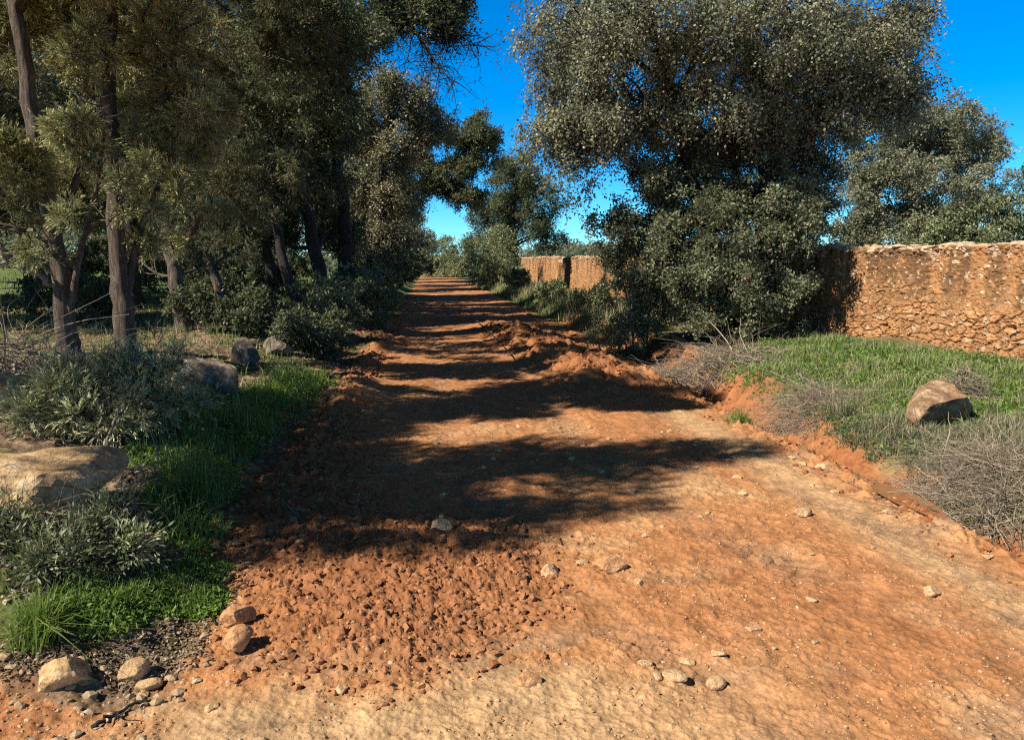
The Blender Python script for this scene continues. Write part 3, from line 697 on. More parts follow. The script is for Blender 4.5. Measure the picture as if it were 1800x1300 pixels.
# ---- junipers, left front
JL = 'juniper'
def juniper(label, px, depth, path, clumps, r0, n, seed, **k):
    b = base_at(px, depth)
    return tree('juniper_tree', label, 'tree', b, [(tpath(b, path, depth), r0, r0*.5)] + [([at(*p) for p in q], r, r*.45) for q, r in k.pop('extra', [])], [clump(*c) for c in clumps], k.pop('mat', JL), 'bark_jun', JUN, int(n*2.6), k.pop('nl', 13), .13, .058, seed, thin=k.pop('thin', .0), sub=7, limb_r=.03, up=.35, bare=k.pop('bare', 140), twig_r=.0035, shell=.5, tuft=.15, per=17, **k)
juniper('leaning juniper with pale lit bark, nearest the left edge', 122, 8.6, [(118, 600), (105, 480), (80, 330), (58, 200), (42, 90), (20, -30), (10, -150)], [
    (160, 200, 75, 70, 8.0, .9), (-10, 60, 90, 80, 9.0), (190, 380, 75, 55, 7.9, .9), (5, 290, 60, 60, 8.2), (90, 440, 50, 50, 8.2, .6), (5, 400, 55, 60, 8.3), (140, 60, 70, 90, 9.0), (60, -60, 140, 90, 8.6), (200, 300, 60, 45, 8.1, .8), (90, -290, 130, 110, 6.3), (170, -330, 130, 110, 5.9), (30, -350, 110, 90, 6.9), (190, -160, 80, 60, 7.6, .7)], .115, 5600, 211, thin=.1, extra=[([(116, 590, 8.6), (140, 450, 8.5), (168, 340, 8.3), (185, 220, 8.1)], .04), ([(96, 420, 8.6), (130, 330, 8.8), (150, 220, 9.0), (140, 60, 9.1)], .05)])
juniper('upright juniper with dark reddish trunk, second from the left edge', 222, 9.4, [(215, 560), (208, 470), (198, 320), (192, 200), (190, 90), (196, -40), (200, -160)], [
    (280, 100, 90, 90, 9.6), (330, 190, 110, 90, 9.6), (260, 240, 75, 70, 10.2), (300, 330, 100, 80, 9.6), (230, -230, 130, 100, 9.0), (340, -260, 120, 100, 9.4), (180, -330, 120, 100, 9.2), (420, -180, 90, 80, 9.6), (200, 20, 120, 90, 10.6), (330, 20, 110, 90, 9.4), (250, -90, 150, 90, 9.6), (140, 300, 60, 70, 10.6), (250, 420, 70, 50, 9.9, .7)], .12, 6000, 212, thin=.08, extra=[([(214, 570, 9.4), (240, 430, 9.5), (285, 310, 9.7), (320, 180, 9.7)], .05), ([(200, 330, 9.4), (170, 240, 9.7), (160, 120, 10)], .045)])
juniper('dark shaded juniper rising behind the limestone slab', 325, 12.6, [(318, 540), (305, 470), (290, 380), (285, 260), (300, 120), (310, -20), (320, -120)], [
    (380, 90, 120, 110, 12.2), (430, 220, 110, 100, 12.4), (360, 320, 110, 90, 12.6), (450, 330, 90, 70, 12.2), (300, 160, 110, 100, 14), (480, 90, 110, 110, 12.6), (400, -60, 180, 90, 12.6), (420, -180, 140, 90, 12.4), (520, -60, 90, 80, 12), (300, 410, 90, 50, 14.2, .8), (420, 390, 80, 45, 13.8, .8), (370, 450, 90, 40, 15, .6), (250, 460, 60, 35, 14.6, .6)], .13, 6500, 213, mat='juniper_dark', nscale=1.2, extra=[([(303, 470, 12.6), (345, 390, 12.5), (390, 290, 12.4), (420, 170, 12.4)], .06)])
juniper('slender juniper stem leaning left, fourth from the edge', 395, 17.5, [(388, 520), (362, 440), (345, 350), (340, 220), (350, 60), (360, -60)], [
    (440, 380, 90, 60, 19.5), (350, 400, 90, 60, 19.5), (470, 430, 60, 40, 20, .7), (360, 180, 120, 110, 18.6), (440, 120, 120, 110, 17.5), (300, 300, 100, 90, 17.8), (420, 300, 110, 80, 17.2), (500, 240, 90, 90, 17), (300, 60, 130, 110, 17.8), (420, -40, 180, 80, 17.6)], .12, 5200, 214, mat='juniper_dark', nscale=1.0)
# junipers just left of the frame, out of view, crowns shaped to shade the road
bx = onz(-5.5, 3.05)
tree('juniper_tree', 'tall juniper just beyond the left edge whose high crown shades the road', 'tree', bx, [([bx-np.array([0, 0, .1]), onz(-5.4, 3.05)+np.array([0, 0, 2.0]), np.array([-5.1, 3.15, 4.3]), np.array([-4.6, 3.2, 6.0])], .14, .04)],
     [(np.array([a+.1, b_-.55, c]), (r, r, r*.8), 1) for a, b_, c, r in ((-5.5, 3.7, 4.5, .6), (-5.4, 4.5, 4.6, .55), (-5.4, 3.0, 4.6, .6), (-5.1, 3.6, 5.2, .75), (-4.9, 4.2, 5.4, .6), (-4.8, 3.1, 5.5, .5), (-4.6, 3.8, 6.0, .5), (-4.3, 3.75, 6.4, .3), (-5.2, 2.6, 5.0, .4), (-4.65, 4.25, 3.5, .42), (-4.75, 5.15, 3.6, .48), (-4.7, 5.9, 3.7, .4))], JL, 'bark_jun', JUN, 11000, 18, .2, .066, 215, thin=-.3, sub=6, limb_r=.03, up=.35, twig_r=.0035, shell=.5)
bx = onz(-6.0, 5.2)
tree('juniper_tree', 'short juniper just beyond the left edge, behind the tall one, shading the left grass', 'tree', bx, [([bx-np.array([0, 0, .1]), bx+np.array([0, 0, 1.5]), bx+np.array([.2, 0, 3.4])], .12, .05)],
     [(np.array([a, b_-.8, c]), (r*1.1, r*1.1, r*.9), 1) for a, b_, c, r in ((-5.9, 6.0, 3.6, .6), (-5.8, 6.7, 3.8, .6), (-5.4, 6.2, 4.2, .55), (-5.9, 5.5, 3.9, .5), (-5.5, 7.2, 4.2, .5), (-5.2, 6.6, 4.7, .4))], JL, 'bark_jun', JUN, 7000, 16, .2, .07, 216, thin=-.2, sub=6, limb_r=.03, up=.35, twig_r=.0035, shell=.5)
bx = onz(-5.3, 5.7)
tree('juniper_tree', 'leaning juniper just beyond the left edge, its high crown dappling the road', 'tree', bx, [([bx-np.array([0, 0, .1]), bx+np.array([.05, 0, 1.8]), bx+np.array([.5, .2, 3.8]), bx+np.array([1.2, .5, 5.3])], .12, .04)],
     [(np.array([a, b_, c]), (r, r, r*.7), 1) for a, b_, c, r in ((-4.3, 5.9, 4.9, .5), (-4.5, 6.6, 5.1, .5), (-3.6, 6.0, 5.6, .45), (-3.6, 6.9, 5.4, .55), (-4.0, 7.4, 5.0, .5), (-3.1, 6.6, 5.9, .4), (-4.9, 6.9, 4.5, .45), (-4.8, 6.2, 4.6, .4))], JL, 'bark_jun', JUN, 9500, 15, .18, .066, 217, thin=-.25, sub=6, limb_r=.03, up=.35, twig_r=.0035, shell=.5, tuft=.15, per=15)
for k_, (x, y, lab) in enumerate(((-12.5, 12.8, 'oak just beyond the left edge, shading the wood'),)):
    WOOD_EXTRA = globals().setdefault('WOOD_EXTRA', []); WOOD_EXTRA.append((x, y, lab))

# ---- oaks along the left of the road
def oak(label, px, depth, path, clumps, r0, n, seed, leaf='oak_dark', name='holm_oak', nl=9, size=.07, L=.3, kind=OAK, **k):
    b = base_at(px, depth)
    return tree(name, label, 'tree', b, [(tpath(b, path, depth), r0, r0*.45)], [clump(*c) for c in clumps], leaf, 'bark_oak', kind, int(n*1.9), nl, L, size*1.1, seed, tuft=.24, per=12, follow=k.pop('follow', .05), sub=k.pop('sub', 12), limb_r=k.pop('limb_r', .06), **k)
oak('thin dark oak stem leaning left above the dark stones', 534, 15.5, [(522, 530), (500, 470), (488, 400), (480, 280), (490, 120), (500, 0)], [
    (500, 180, 100, 100, 15), (560, 120, 90, 90, 15.4), (460, 60, 120, 100, 15.6), (480, 300, 80, 70, 15.4, .7), (560, 20, 110, 80, 15), (420, 380, 60, 40, 17, .5)], .12, 3400, 221, size=.065, thin=-.1)
oak('dark oak trunk leaning left, beside the straight dark trunk', 572, 18, [(562, 480), (545, 400), (525, 310), (520, 200), (540, 80), (540, -50)], [
    (540, 230, 90, 90, 18.4), (470, 390, 70, 60, 21, .8), (600, 420, 50, 45, 22, .6), (500, 130, 110, 100, 18.6), (600, 60, 100, 80, 17.6), (560, 330, 60, 50, 18.8, .6), (470, 250, 90, 80, 19)], .17, 3600, 222, thin=-.1)
oak('tall straight dark oak at the road edge with bare limbs against the sky', 612, 20, [(608, 480), (605, 380), (592, 270), (598, 160), (612, 60), (620, -60)], [
    (640, 20, 110, 60, 19.6), (740, 10, 70, 45, 19.2), (790, 40, 40, 45, 19, .8), (560, 60, 90, 80, 19.6), (590, 150, 60, 60, 19.6, .7), (700, -50, 130, 50, 19.6), (640, -80, 160, 70, 20), (800, -10, 35, 30, 19, .8), (600, 230, 40, 60, 20.3, .5)], .19, 3400, 223, thin=-.05, bare=500)
# its long bare limb over the sky
b = base_at(612, 20)
rng = np.random.default_rng(77); lb = MB()
main = smooth_path([at(608, 110, 20), at(660, 85, 19.8), at(715, 45, 19.4), at(745, 80, 19.2), at(770, 115, 19), at(800, 150, 18.9)], 24)
lb.add(*tubes(main, np.linspace(.075, .012, 24), 7))
m2 = smooth_path([at(700, 55, 19.5), at(755, 60, 19.3), at(800, 62, 19.1), at(838, 80, 19)], 16); lb.add(*tubes(m2, np.linspace(.04, .008, 16), 6))
src = np.concatenate([main[6:], m2[4:]]); k = rng.integers(0, len(src), 130)
tw = []
for q in k:
    P, R = limb(src[q], src[q] + np.array([rng.normal()*.45, rng.normal()*.4, -abs(rng.normal())*.55+.12]), .012, .003, rng, 6, .2); tw.append(P)
tw = np.array(tw); lb.add(*tubes(tw, np.broadcast_to(np.linspace(.011, .003, 6), (len(tw), 6)), 4))
src2 = tw[:, 2:].reshape(-1, 3); k = rng.integers(0, len(src2), 520); P0 = src2[k]; D0 = unit(rnd_dir(rng, 520)+np.array([0, 0, -.5]))
tw2 = P0[:, None] + D0[:, None]*(np.linspace(0, .32, 4))[None, :, None] + rng.normal(size=(520, 4, 3))*.02
lb.add(*tubes(tw2, np.broadcast_to(np.linspace(.005, .002, 4), (520, 4)), 3))
oak_g = [o for o in COL.objects if o.get('label', '').startswith('tall straight dark oak')][0]
lb.build('bare_limb', M['bark_oak'], oak_g, loc=b, smooth=True)
sel = rng.random(520) < .45
V, F, _ = leaves_on(rng, tw2[sel, 3], D0[sel], np.full(sel.sum(), .12), 3, OAK, .06); link('limb_leaves', V, F, M['oak_dark'], oak_g, loc=b)

oak('thin brownish half-bare oak leaning in beyond the straight dark trunk', 640, 27, [(650, 430), (660, 340), (680, 260), (690, 190), (700, 130)], [
    (670, 160, 60, 55, 26.5), (720, 190, 60, 55, 26.5), (640, 230, 60, 70, 27), (700, 270, 75, 60, 26.6), (760, 230, 50, 45, 26.8), (650, 330, 70, 70, 27), (710, 350, 45, 50, 27, .8), (630, 420, 70, 60, 27.4), (690, 430, 45, 50, 27.2)], .18, 5200, 224, leaf='oak_dry', size=.07, thin=-.25, bare=1500, name='thin_oak', L=.35)
oak('dark dense oak crown arching over the road toward the sky gap', 640, 36, [(690, 420), (720, 350), (760, 300), (800, 280)], [
    (800, 240, 55, 42, 35.5), (850, 235, 38, 40, 35.4), (780, 300, 55, 32, 35.8), (840, 290, 45, 35, 35.6), (830, 340, 40, 28, 35.8), (720, 270, 50, 45, 36), (760, 325, 40, 14, 35.6, .6), (700, 340, 35, 40, 36.2)], .22, 5200, 225, size=.085, thin=-.2, name='arching_oak')
b = base_at(905, 62)
tree('far_oak', 'far oak right of the road, its crown against the low sky', 'tree', b, [(tpath(b, [(905, 440), (900, 380), (910, 320)], 62), .3, .12)],
     [clump(*c) for c in [(910, 310, 50, 40, 61), (950, 350, 38, 38, 61), (870, 370, 45, 40, 61.5), (930, 410, 50, 30, 61), (860, 420, 45, 35, 61), (890, 340, 45, 40, 62), (965, 420, 24, 18, 61, .7)]], 'oak_dark', 'bark_oak', OAK, 11000, 8, .5, .13, 226, tuft=.6, per=14, thin=-.1, nscale=.6, sub=7, limb_r=.1)
b = base_at(868, 47)
tree('pale_bush', 'pale feathery green bush beside the far end of the wall', 'bush', b, [(tpath(b, [(868, 470)], 47), .05, .02)],
     [clump(*c) for c in [(870, 445, 40, 40, 46.5), (850, 475, 35, 28, 46), (893, 480, 26, 28, 46.4), (865, 500, 40, 18, 45.6), (880, 415, 25, 18, 47, .7)]], 'pale_bush', 'bark_oak', SHRUB, 2200, 10, .35, .09, 227, thin=-.4, sub=5, limb_r=.02)
b = base_at(760, 82)
tree('far_bush', 'light green bush closing the far end of the road', 'bush', b, [(tpath(b, [(760, 470)], 82), .06, .03)],
     [clump(*c) for c in [(760, 455, 30, 30, 82), (742, 428, 22, 26, 83), (785, 440, 26, 22, 82), (815, 445, 18, 25, 81), (795, 462, 28, 28, 81), (735, 445, 25, 35, 83), (820, 470, 22, 24, 80), (780, 480, 40, 14, 80)]], 'pale_bush', 'bark_oak', SHRUB, 4200, 9, .4, .14, 228, tuft=.5, per=12, thin=-.4, sub=4, limb_r=.03)
b = base_at(710, 70)
tree('far_oak', 'grey oak at the left far end of the road, above the light green bush', 'tree', b, [(tpath(b, [(712, 440), (715, 400)], 70), .2, .1)],
     [clump(*c) for c in [(710, 400, 35, 40, 70), (740, 425, 28, 28, 70), (680, 410, 30, 45, 70.4), (715, 450, 30, 30, 70)]], 'oak', 'bark_oak', OAK, 2600, 8, .5, .15, 229, thin=-.3, sub=4, limb_r=.07)
for px, label in ((1015, 'dark treetop peeping over the far wall, nearest the sky gap'), (955, 'low treetop between the pale bush and the far wall')):
    b = base_at(px, 95); c_ = [clump(px, 445, 34, 14, 95), clump(px+35, 440, 30, 13, 95), clump(px-30, 452, 24, 10, 95), clump(px, 470, 40, 18, 95)]
    tree('treetop', label, 'tree', b, [(tpath(b, [(px, 455)], 95), .2, .1)], c_, 'oak', 'bark_oak', OAK, 1200, 8, .7, .2, 230+px, thin=-.4, sub=3, limb_r=.06)

# ---- the wood on the left: one background oak and one background juniper, copied
def free_oak(name, label, loc, h, r, seed, leaf, n=3000):
    rng = np.random.default_rng(seed); b = np.asarray(loc, float)
    cl = []
    for _ in range(11):
        a = rng.uniform(0, 6.28); rr = r*rng.uniform(.15, .7); z = h*rng.uniform(.42, .86); s = r*rng.uniform(.36, .52)
        cl.append((b+np.array([math.cos(a)*rr, math.sin(a)*rr, z]), (s, s, s*.8), 1))
    lean = rng.normal(size=2)*.3
    return tree(name, label, 'tree', b, [([b-np.array([0, 0, .15]), b+np.array([lean[0]*.4, lean[1]*.4, h*.25]), b+np.array([lean[0], lean[1], h*.55]), b+np.array([lean[0]*1.2, lean[1], h*.8])], .17, .06)], cl, leaf, 'bark_oak', OAK, n, 9, .3, .095, seed, tuft=.4, per=14, thin=-.2, sub=5, limb_r=.06)
wood = [(-4.6, 24, 'wood oak standing left of the thin brownish oak'), (-3.4, 31.5, 'wood oak at the road edge right before the arching oak'), (-3.0, 43, 'oak at the left road edge just past the arching oak'), (-3.2, 52, 'left roadside oak, third last before the road ends'),
        (-2.9, 60, 'left roadside oak, second last before the road ends'), (-10.5, 22, 'background oak between the junipers, in the wood'), (-14, 26, 'background oak deep in the wood, far left'), (-8.2, 29, 'background oak behind the leaning dark trunks'),
        (-18, 30, 'background oak at the far left of the wood'), (-12.5, 36, 'background oak behind the upright juniper, at the back of the wood'), (-7.5, 40, 'background oak behind the tall straight trunk, at the back of the wood'), (-23, 38, 'rearmost oak seen past the leaning juniper'), (-17, 45, 'rearmost oak behind the dark shaded juniper'), (-9.5, 14.5, 'wood oak between the two front junipers, a little behind them'), (-13, 18.5, 'wood oak behind the leaning front juniper'), (-7.0, 19.5, 'wood oak right of the slender juniper stem'), (-18, 21, 'wood oak at the left edge of the picture, behind the dry branches'), (-6.3, 34, 'wood oak behind the dark leaning trunk')]
proto = None
wood += WOOD_EXTRA
for k_, (x, y, lab) in enumerate(wood):
    p = onz(x, y)
    if k_ % 5 == 0: proto = free_oak('wood_oak', lab, p, 7.4, 3.0, 300+k_, 'oak_dark' if k_ % 2 else 'oak', 7000); tag(proto, group='oaks of the wood on the left')
    else: copy_tree(proto, p, k_*2.2, .85+.08*((k_*7) % 5), lab, 'oaks of the wood on the left')

# ---- bushes on the left edge of the road and on the verge
def bush(name, label, x, y, spec, leaf, n, size, seed, kind=SHRUB, nl=9, L=.18, bark='bark_oak', **k):
    b = onz(x, y); rng = np.random.default_rng(seed)
    cl = [(b+np.array([a, c, e]), (r, r, r*.85), 1) for a, c, e, r in spec]
    tr = [([b-np.array([0, 0, .05]), b+.5*np.array([a, c, e]), b+np.array([a, c, e])], .016, .007) for a, c, e, r in spec[:5]]
    return tree(name, label, 'bush', b, tr, cl, leaf, bark, kind, int(n*1.25), nl, L*.7, size, seed, tuft=.13+.002*y, per=8, thin=k.pop('thin', -.2), sub=k.pop('sub', 4), limb_r=.012, twig_r=.003, **k)
def spec(rng, w, h, n): return [(rng.normal()*w*.45, rng.normal()*w*.6, h*rng.uniform(.3, .8), h*rng.uniform(.3, .45)) for _ in range(n)]
for k_, (x, y, w_, h_, leaf, lab) in enumerate([
        (-1.75, 12.3, .6, .55, 'oak_dark', 'low dark bush on the left road edge, nearest of that row'), (-1.9, 14.6, .7, .9, 'bush', 'leafy bush on the left road edge below the leaning oak stem'),
        (-1.75, 17.2, .8, 1.1, 'bush', 'bush on the left road edge in front of the straight dark trunk'), (-1.6, 20.5, .7, 1.2, 'pale_bush', 'light green feathery bush at the left road edge past the dark trunk'),
        (-1.7, 24.5, .9, 1.9, 'oak_dark', 'tall dark bush on the left road edge'), (-1.6, 29, 1.0, 2.2, 'oak_dark', 'dark bush hugging the left road edge under the thin oak'),
        (-1.5, 35, 1.0, 2.4, 'bush', 'bush at the left road edge under the arching oak'), (-1.5, 42, 1.1, 2.4, 'oak_dark', 'dark bush at the left road edge, third last before the road ends'),
        (-1.3, 50, 1.1, 2.6, 'bush', 'leafy bush at the left road edge, second last before the road ends'), (-1.3, 61, 1.2, 2.8, 'bush', 'leafy bush at the left road edge, last before the road ends'),
        (-3.0, 13.5, .8, .8, 'oak_dark', 'dark undergrowth bush beside the standing dark stones'), (-6.5, 15.5, 1.0, .9, 'oak_dark', 'dark undergrowth between the dark shaded juniper and the slender one'), (-8.2, 12.5, 1.1, 1.0, 'oak_dark', 'dark undergrowth between the two front junipers'), (-5.2, 20, 1.1, 1.2, 'oak_dark', 'undergrowth left of the leaning dark trunks'), (-11.5, 16, 1.3, 1.3, 'bush', 'undergrowth bush left of the leaning juniper'), (-7.5, 24, 1.5, 1.5, 'bush', 'bush at the back of the wood, behind the dark shaded juniper'), (-5, 27, 1.4, 1.6, 'oak_dark', 'dark bush at the back of the wood behind the two leaning trunks'), (-11, 27, 1.8, 1.6, 'oak_dark', 'bush at the back of the wood behind the upright juniper'), (-15, 24, 1.8, 1.7, 'bush', 'bush at the back of the wood, far left')]):
    rng = np.random.default_rng(400+k_)
    bush('roadside_bush', lab, x, y, spec(rng, w_, h_, 7), leaf, int(500+330*h_), .05+.0012*y, 410+k_, bare=60, group='bushes along the left of the road')
rng = np.random.default_rng(431)
for k_, (x, y, w_, h_, leaf, lab) in enumerate([(4.4, 27, .6, .7, 'pale_bush', 'pale bush in front of the far wall, lit by the sun'), (4.6, 38, .9, .9, 'bush', 'dark green bush in the shade before the shade break in the wall'), (4.3, 20.5, .5, .7, 'pale_bush', 'low pale tuft-like bush left of the green bush'), (5.2, 43, .9, 1.0, 'bush', 'bush filling the foot of the shade break in the wall')]):
    bush('verge_bush', lab, x, y, spec(rng, w_, h_, 6), leaf, int(420+300*h_), .05+.0012*y, 440+k_, bare=150, group='bushes before the far wall')
# the silvery juniper bush on the left verge
cb = gnd(190, 790); dd = float(cb[1]*math.cos(_y)+cb[0]*math.sin(_y))
b = cb
cl = [clump(*c) for c in [(130, 690, 60, 50, dd+.1), (200, 660, 60, 50, dd+.25), (90, 740, 55, 35, dd-.05), (180, 730, 65, 45, dd-.1), (255, 690, 50, 45, dd+.1), (270, 640, 40, 35, dd+.3), (320, 700, 45, 22, dd+.1, .7), (60, 720, 40, 30, dd+.1, .7), (130, 620, 40, 35, dd+.4, .7), (180, 640, 45, 40, dd+.3, .8), (240, 645, 40, 35, dd+.35, .8)]]
tree('juniper_bush', 'grey-green juniper bush in front of the two left trunks, above the tan boulder', 'bush', b, [(tpath(b, [(px, 740), (px+q, 690)], dd), .014, .007) for px, q in ((150, -40), (195, 15), (225, 40))], cl, 'silver_juniper', 'bark_jun', JUN, 1900, 14, .13, .045, 451, tuft=.11, per=11, thin=-.15, sub=6, limb_r=.012, up=.4, shell=.5, bare=120, twig_r=.0025, crown='foliage')
cb = gnd(120, 985); dd = float(cb[1]*math.cos(_y)+cb[0]*math.sin(_y))
cl = [clump(*c) for c in [(30, 945, 45, 22, dd+.05), (110, 955, 50, 25, dd+.05), (180, 940, 40, 25, dd+.15), (100, 985, 60, 18, dd-.15), (215, 960, 30, 22, dd), (-10, 930, 50, 25, dd+.1), (200, 900, 25, 22, dd+.25, .5)]]
tree('low_bush', 'low twiggy bush with narrow dark leaves in front of the tan boulder', 'bush', cb, [(tpath(cb, [(px, 960), (px+q, 930)], dd), .008, .004) for px, q in ((80, -30), (130, 10), (180, 30))], cl, 'bush', 'bark_oak', dict(SHRUB, asp=.26, along=.9, spread=.6), 520, 12, .11, .038, 452, tuft=.08, per=7, thin=-.1, sub=5, limb_r=.006, up=.35, bare=240, twig_r=.002, crown='foliage')
# ------------------------------------------------------------------ rocks
def rock(name, label, px, py, size, rot, seed, mat='rock_tan', sub=4, cuts=9, sink=.25, flat=None, tilt=(0, 0), rough=.06, group=None, depth=(.55, .85), world=None, cat='rock', fine=.012):
    rng = np.random.default_rng(seed); b = np.array(world) if world is not None else gnd(px, py)
    V, F = rock_shape(rng, sub, cuts, (1, 1, 1), rough, fine, flat, depth); V = V*np.asarray(size)*.5
    c, s = math.cos(tilt[0]), math.sin(tilt[0]); V = V @ np.array([[1, 0, 0], [0, c, -s], [0, s, c]]).T
    c, s = math.cos(tilt[1]), math.sin(tilt[1]); V = V @ np.array([[c, 0, s], [0, 1, 0], [-s, 0, c]]).T
    c, s = math.cos(rot), math.sin(rot); V = V @ np.array([[c, -s, 0], [s, c, 0], [0, 0, 1]]).T
    z = float(surf(b[0:1], b[1:2])[0]) if world is None else b[2]
    V[:, 2] += -V[:, 2].min() - sink*(V[:, 2].max()-V[:, 2].min())
    o = link(name, V + np.array([b[0], b[1], z]), [F], M[mat], smooth=False, loc=(b[0], b[1], z))
    return tag(o, label, cat, group)
rock('boulder', 'broad flat-topped tan boulder at the left edge, sunlit, below the juniper bush', 85, 905, (1.05, .8, .6), .35, 501, sub=5, cuts=10, sink=.2, flat=.5, tilt=(.16, .12), depth=(.45, .7), fine=.013)
rock('boulder', 'tan rock behind the dry branches at the left edge', 18, 735, (.62, .5, .55), .5, 502, sub=4, cuts=8)
rock('stone_slab', 'grey-topped limestone slab standing between the trunks and the shaded grass', 372, 692, (.72, .42, .62), -.35, 503, 'rock_shaded', sub=5, cuts=8, flat=.6, tilt=(.12, .25), fine=.02, sink=.25)
rock('tumbled_stone', 'dark block of stone just behind the limestone slab', 432, 640, (.42, .32, .42), .3, 504, 'rock_shaded', cuts=10, sink=.1, tilt=(0, .15))
rock('tumbled_stone', 'squat dark stone right of the stone block, in the shade', 492, 622, (.52, .42, .32), .9, 505, 'rock_shaded', cuts=9, sink=.12)
rock('tumbled_stone', 'low wide dark stone at the foot of the leaning oak stem', 545, 600, (.5, .4, .3), .1, 506, 'rock_shaded', cuts=9)
rock('stone', 'pale rounded stone beside the leaning oak stem, caught by the sun', 552, 560, (.7, .5, .5), .1, 507, 'rock_grey', cuts=9)
rock('boulder', 'brown boulder with a lit left face in the grass on the right bank', 1640, 742, (.84, .6, .54), .75, 508, 'rock_brown', sub=5, cuts=9, flat=.55, tilt=(.1, -.22), depth=(.5, .72), sink=.22, fine=.014)
rock('stone', 'orange angular stone at the left rim of the loose soil, upper of two', 420, 1098, (.155, .11, .11), .4, 509, 'rock_red', cuts=8, sink=.1)
rock('stone', 'orange angular stone at the left rim of the loose soil, lower of two', 420, 1140, (.15, .12, .12), 1.2, 510, 'rock_red', cuts=8, sink=.1)
rock('stone', 'tan half-buried rock below the grass tuft, bottom left', 112, 1195, (.26, .19, .18), .2, 511, cuts=11, sink=.45, fine=.02)
rock('stone', 'small tan rock with a dark right face, right of the half-buried rock', 238, 1192, (.125, .10, .10), .6, 512, 'stone_tan', cuts=8)
rock('stone', 'yellowish flat stone beside the dark stick, bottom left', 262, 1210, (.10, .07, .05), .2, 513, 'stone_tan', cuts=7)
rock('stone', 'tan stone on the right rim of the loose soil', 968, 1005, (.12, .09, .09), .8, 514, 'stone_tan', cuts=8)
rock('stone', 'tan stone on the upper rim of the loose soil, at the shadow edge', 775, 940, (.14, .11, .11), .3, 515, 'stone_tan', cuts=8)
rock('soil_clod', 'dark red clod of earth lying alone right of the loose soil', 1072, 998, (.20, .13, .10), .1, 516, 'rock_red', cuts=9, cat='clod')
rock('stone', 'oval cream stone on the road, bottom middle, left of a rounder one', 1186, 1192, (.10, .062, .042), -.5, 517, 'stone_tan', cuts=5, depth=(.75, .95), fine=.004)
rock('stone', 'rounder cream stone on the road, bottom middle', 1258, 1200, (.082, .062, .05), .1, 518, 'stone_tan', cuts=5, depth=(.75, .95), fine=.004)
rock('stone', 'elongated pale stone on the right half of the road', 1410, 905, (.15, .08, .07), .4, 519, 'stone_tan', cuts=7)
rock('stone', 'brown lump half sunk in the pale road below the loose soil', 925, 1200, (.12, .08, .06), 0, 520, 'rock_red', cuts=7, sink=.4)
rock('stone', 'pale stone lying in the ditch left of the puddle', 1448, 822, (.16, .10, .07), .1, 521, 'stone_tan', cuts=7)
rock('stone', 'cream stone at the near rim of the puddle', 1560, 900, (.09, .07, .05), .1, 522, 'stone_tan', cuts=7)
rock('stone', 'small tan stone by the grey patch at right on the road', 1638, 1043, (.11, .08, .06), .3, 523, 'stone_tan', cuts=7)
rng = np.random.default_rng(530)
rk_prot = []
for k_ in range(5):
    V, F = rock_shape(rng, 3, 8, (.05, .038, .026), .07, .01)
    rk_prot.append((V, F))
prot = {}
for k_ in range(56):
    while True:
        X = rng.uniform(-1.0, 3.3); Y = rng.uniform(2.3, 7.5)**1.0
        if heap_mask(np.array([X]), np.array([Y]))[0] < -.1: break
    q = k_ % 5; z = float(surf(np.array([X]), np.array([Y]))[0])
    if q not in prot:
        o = link('road_stone', rk_prot[q][0], [rk_prot[q][1]], M['stone_tan'], loc=(0, 0, 0)); prot[q] = o
    else:
        o = prot[q].copy(); COL.objects.link(o)
    o.location = (X, Y, z+.004); o.rotation_euler = (0, 0, rng.uniform(0, 6.3)); s_ = rng.uniform(.3, .62)*(1+.06*Y); o.scale = (s_, s_, s_)
    tag(o, 'small loose tan stone lying on the sunlit or shaded dirt road', 'stone', 'small loose stones on the road')

# ------------------------------------------------------------------ gravel and clods (uncountable)
def scatter(name, label, n, xr, yr, sizes, cols, mat, attr, seed, cond=None, flat=.65, lift=.0, p=1.6, sub=1, pw=3):
    rng = np.random.default_rng(seed); n0 = n*3
    X = rng.uniform(*xr, n0); Y = yr[0] + (yr[1]-yr[0])*rng.random(n0)**p
    if cond is not None:
        k = cond(X, Y); X, Y = X[k], Y[k]
    X, Y = X[:n], Y[:n]; n = len(X); Z = surf(X, Y)
    base = [rock_shape(rng, sub, 5 if sub == 1 else 7, (1, 1, flat), .12, 0, None, (.35, .75))[0] for _ in range(10)]; F = ICO[sub][1]
    B = np.array(base)[rng.integers(0, 10, n)]
    s = (sizes[0] + (sizes[1]-sizes[0])*rng.random(n)**pw)*.5; a = rng.uniform(0, 6.3, n); st = rng.uniform(.7, 1.3, (n, 1, 3))
    B = B*st; c, sn = np.cos(a)[:, None], np.sin(a)[:, None]
    V = np.stack([B[:, :, 0]*c - B[:, :, 1]*sn, B[:, :, 0]*sn + B[:, :, 1]*c, B[:, :, 2]], -1)*s[:, None, None] + np.stack([X, Y, Z + s*lift], -1)[:, None]
    t = rng.random((n, 1)); col = np.asarray(cols[0])*(1-t) + np.asarray(cols[1])*t
    nv = B.shape[1]
    o = link(name, V.reshape(-1, 3), [(np.arange(n)[:, None, None]*nv + F[None]).reshape(-1, 3)], M[mat], attrs={attr: np.repeat(col, nv, 0)}, smooth=False)
    return tag(o, label, 'gravel' if 'gravel' in name else 'soil', kind='stuff')
inh = lambda X, Y: heap_mask(X, Y) > .08-.35*np.abs(perlin(X*9, Y*9, 3))-.12
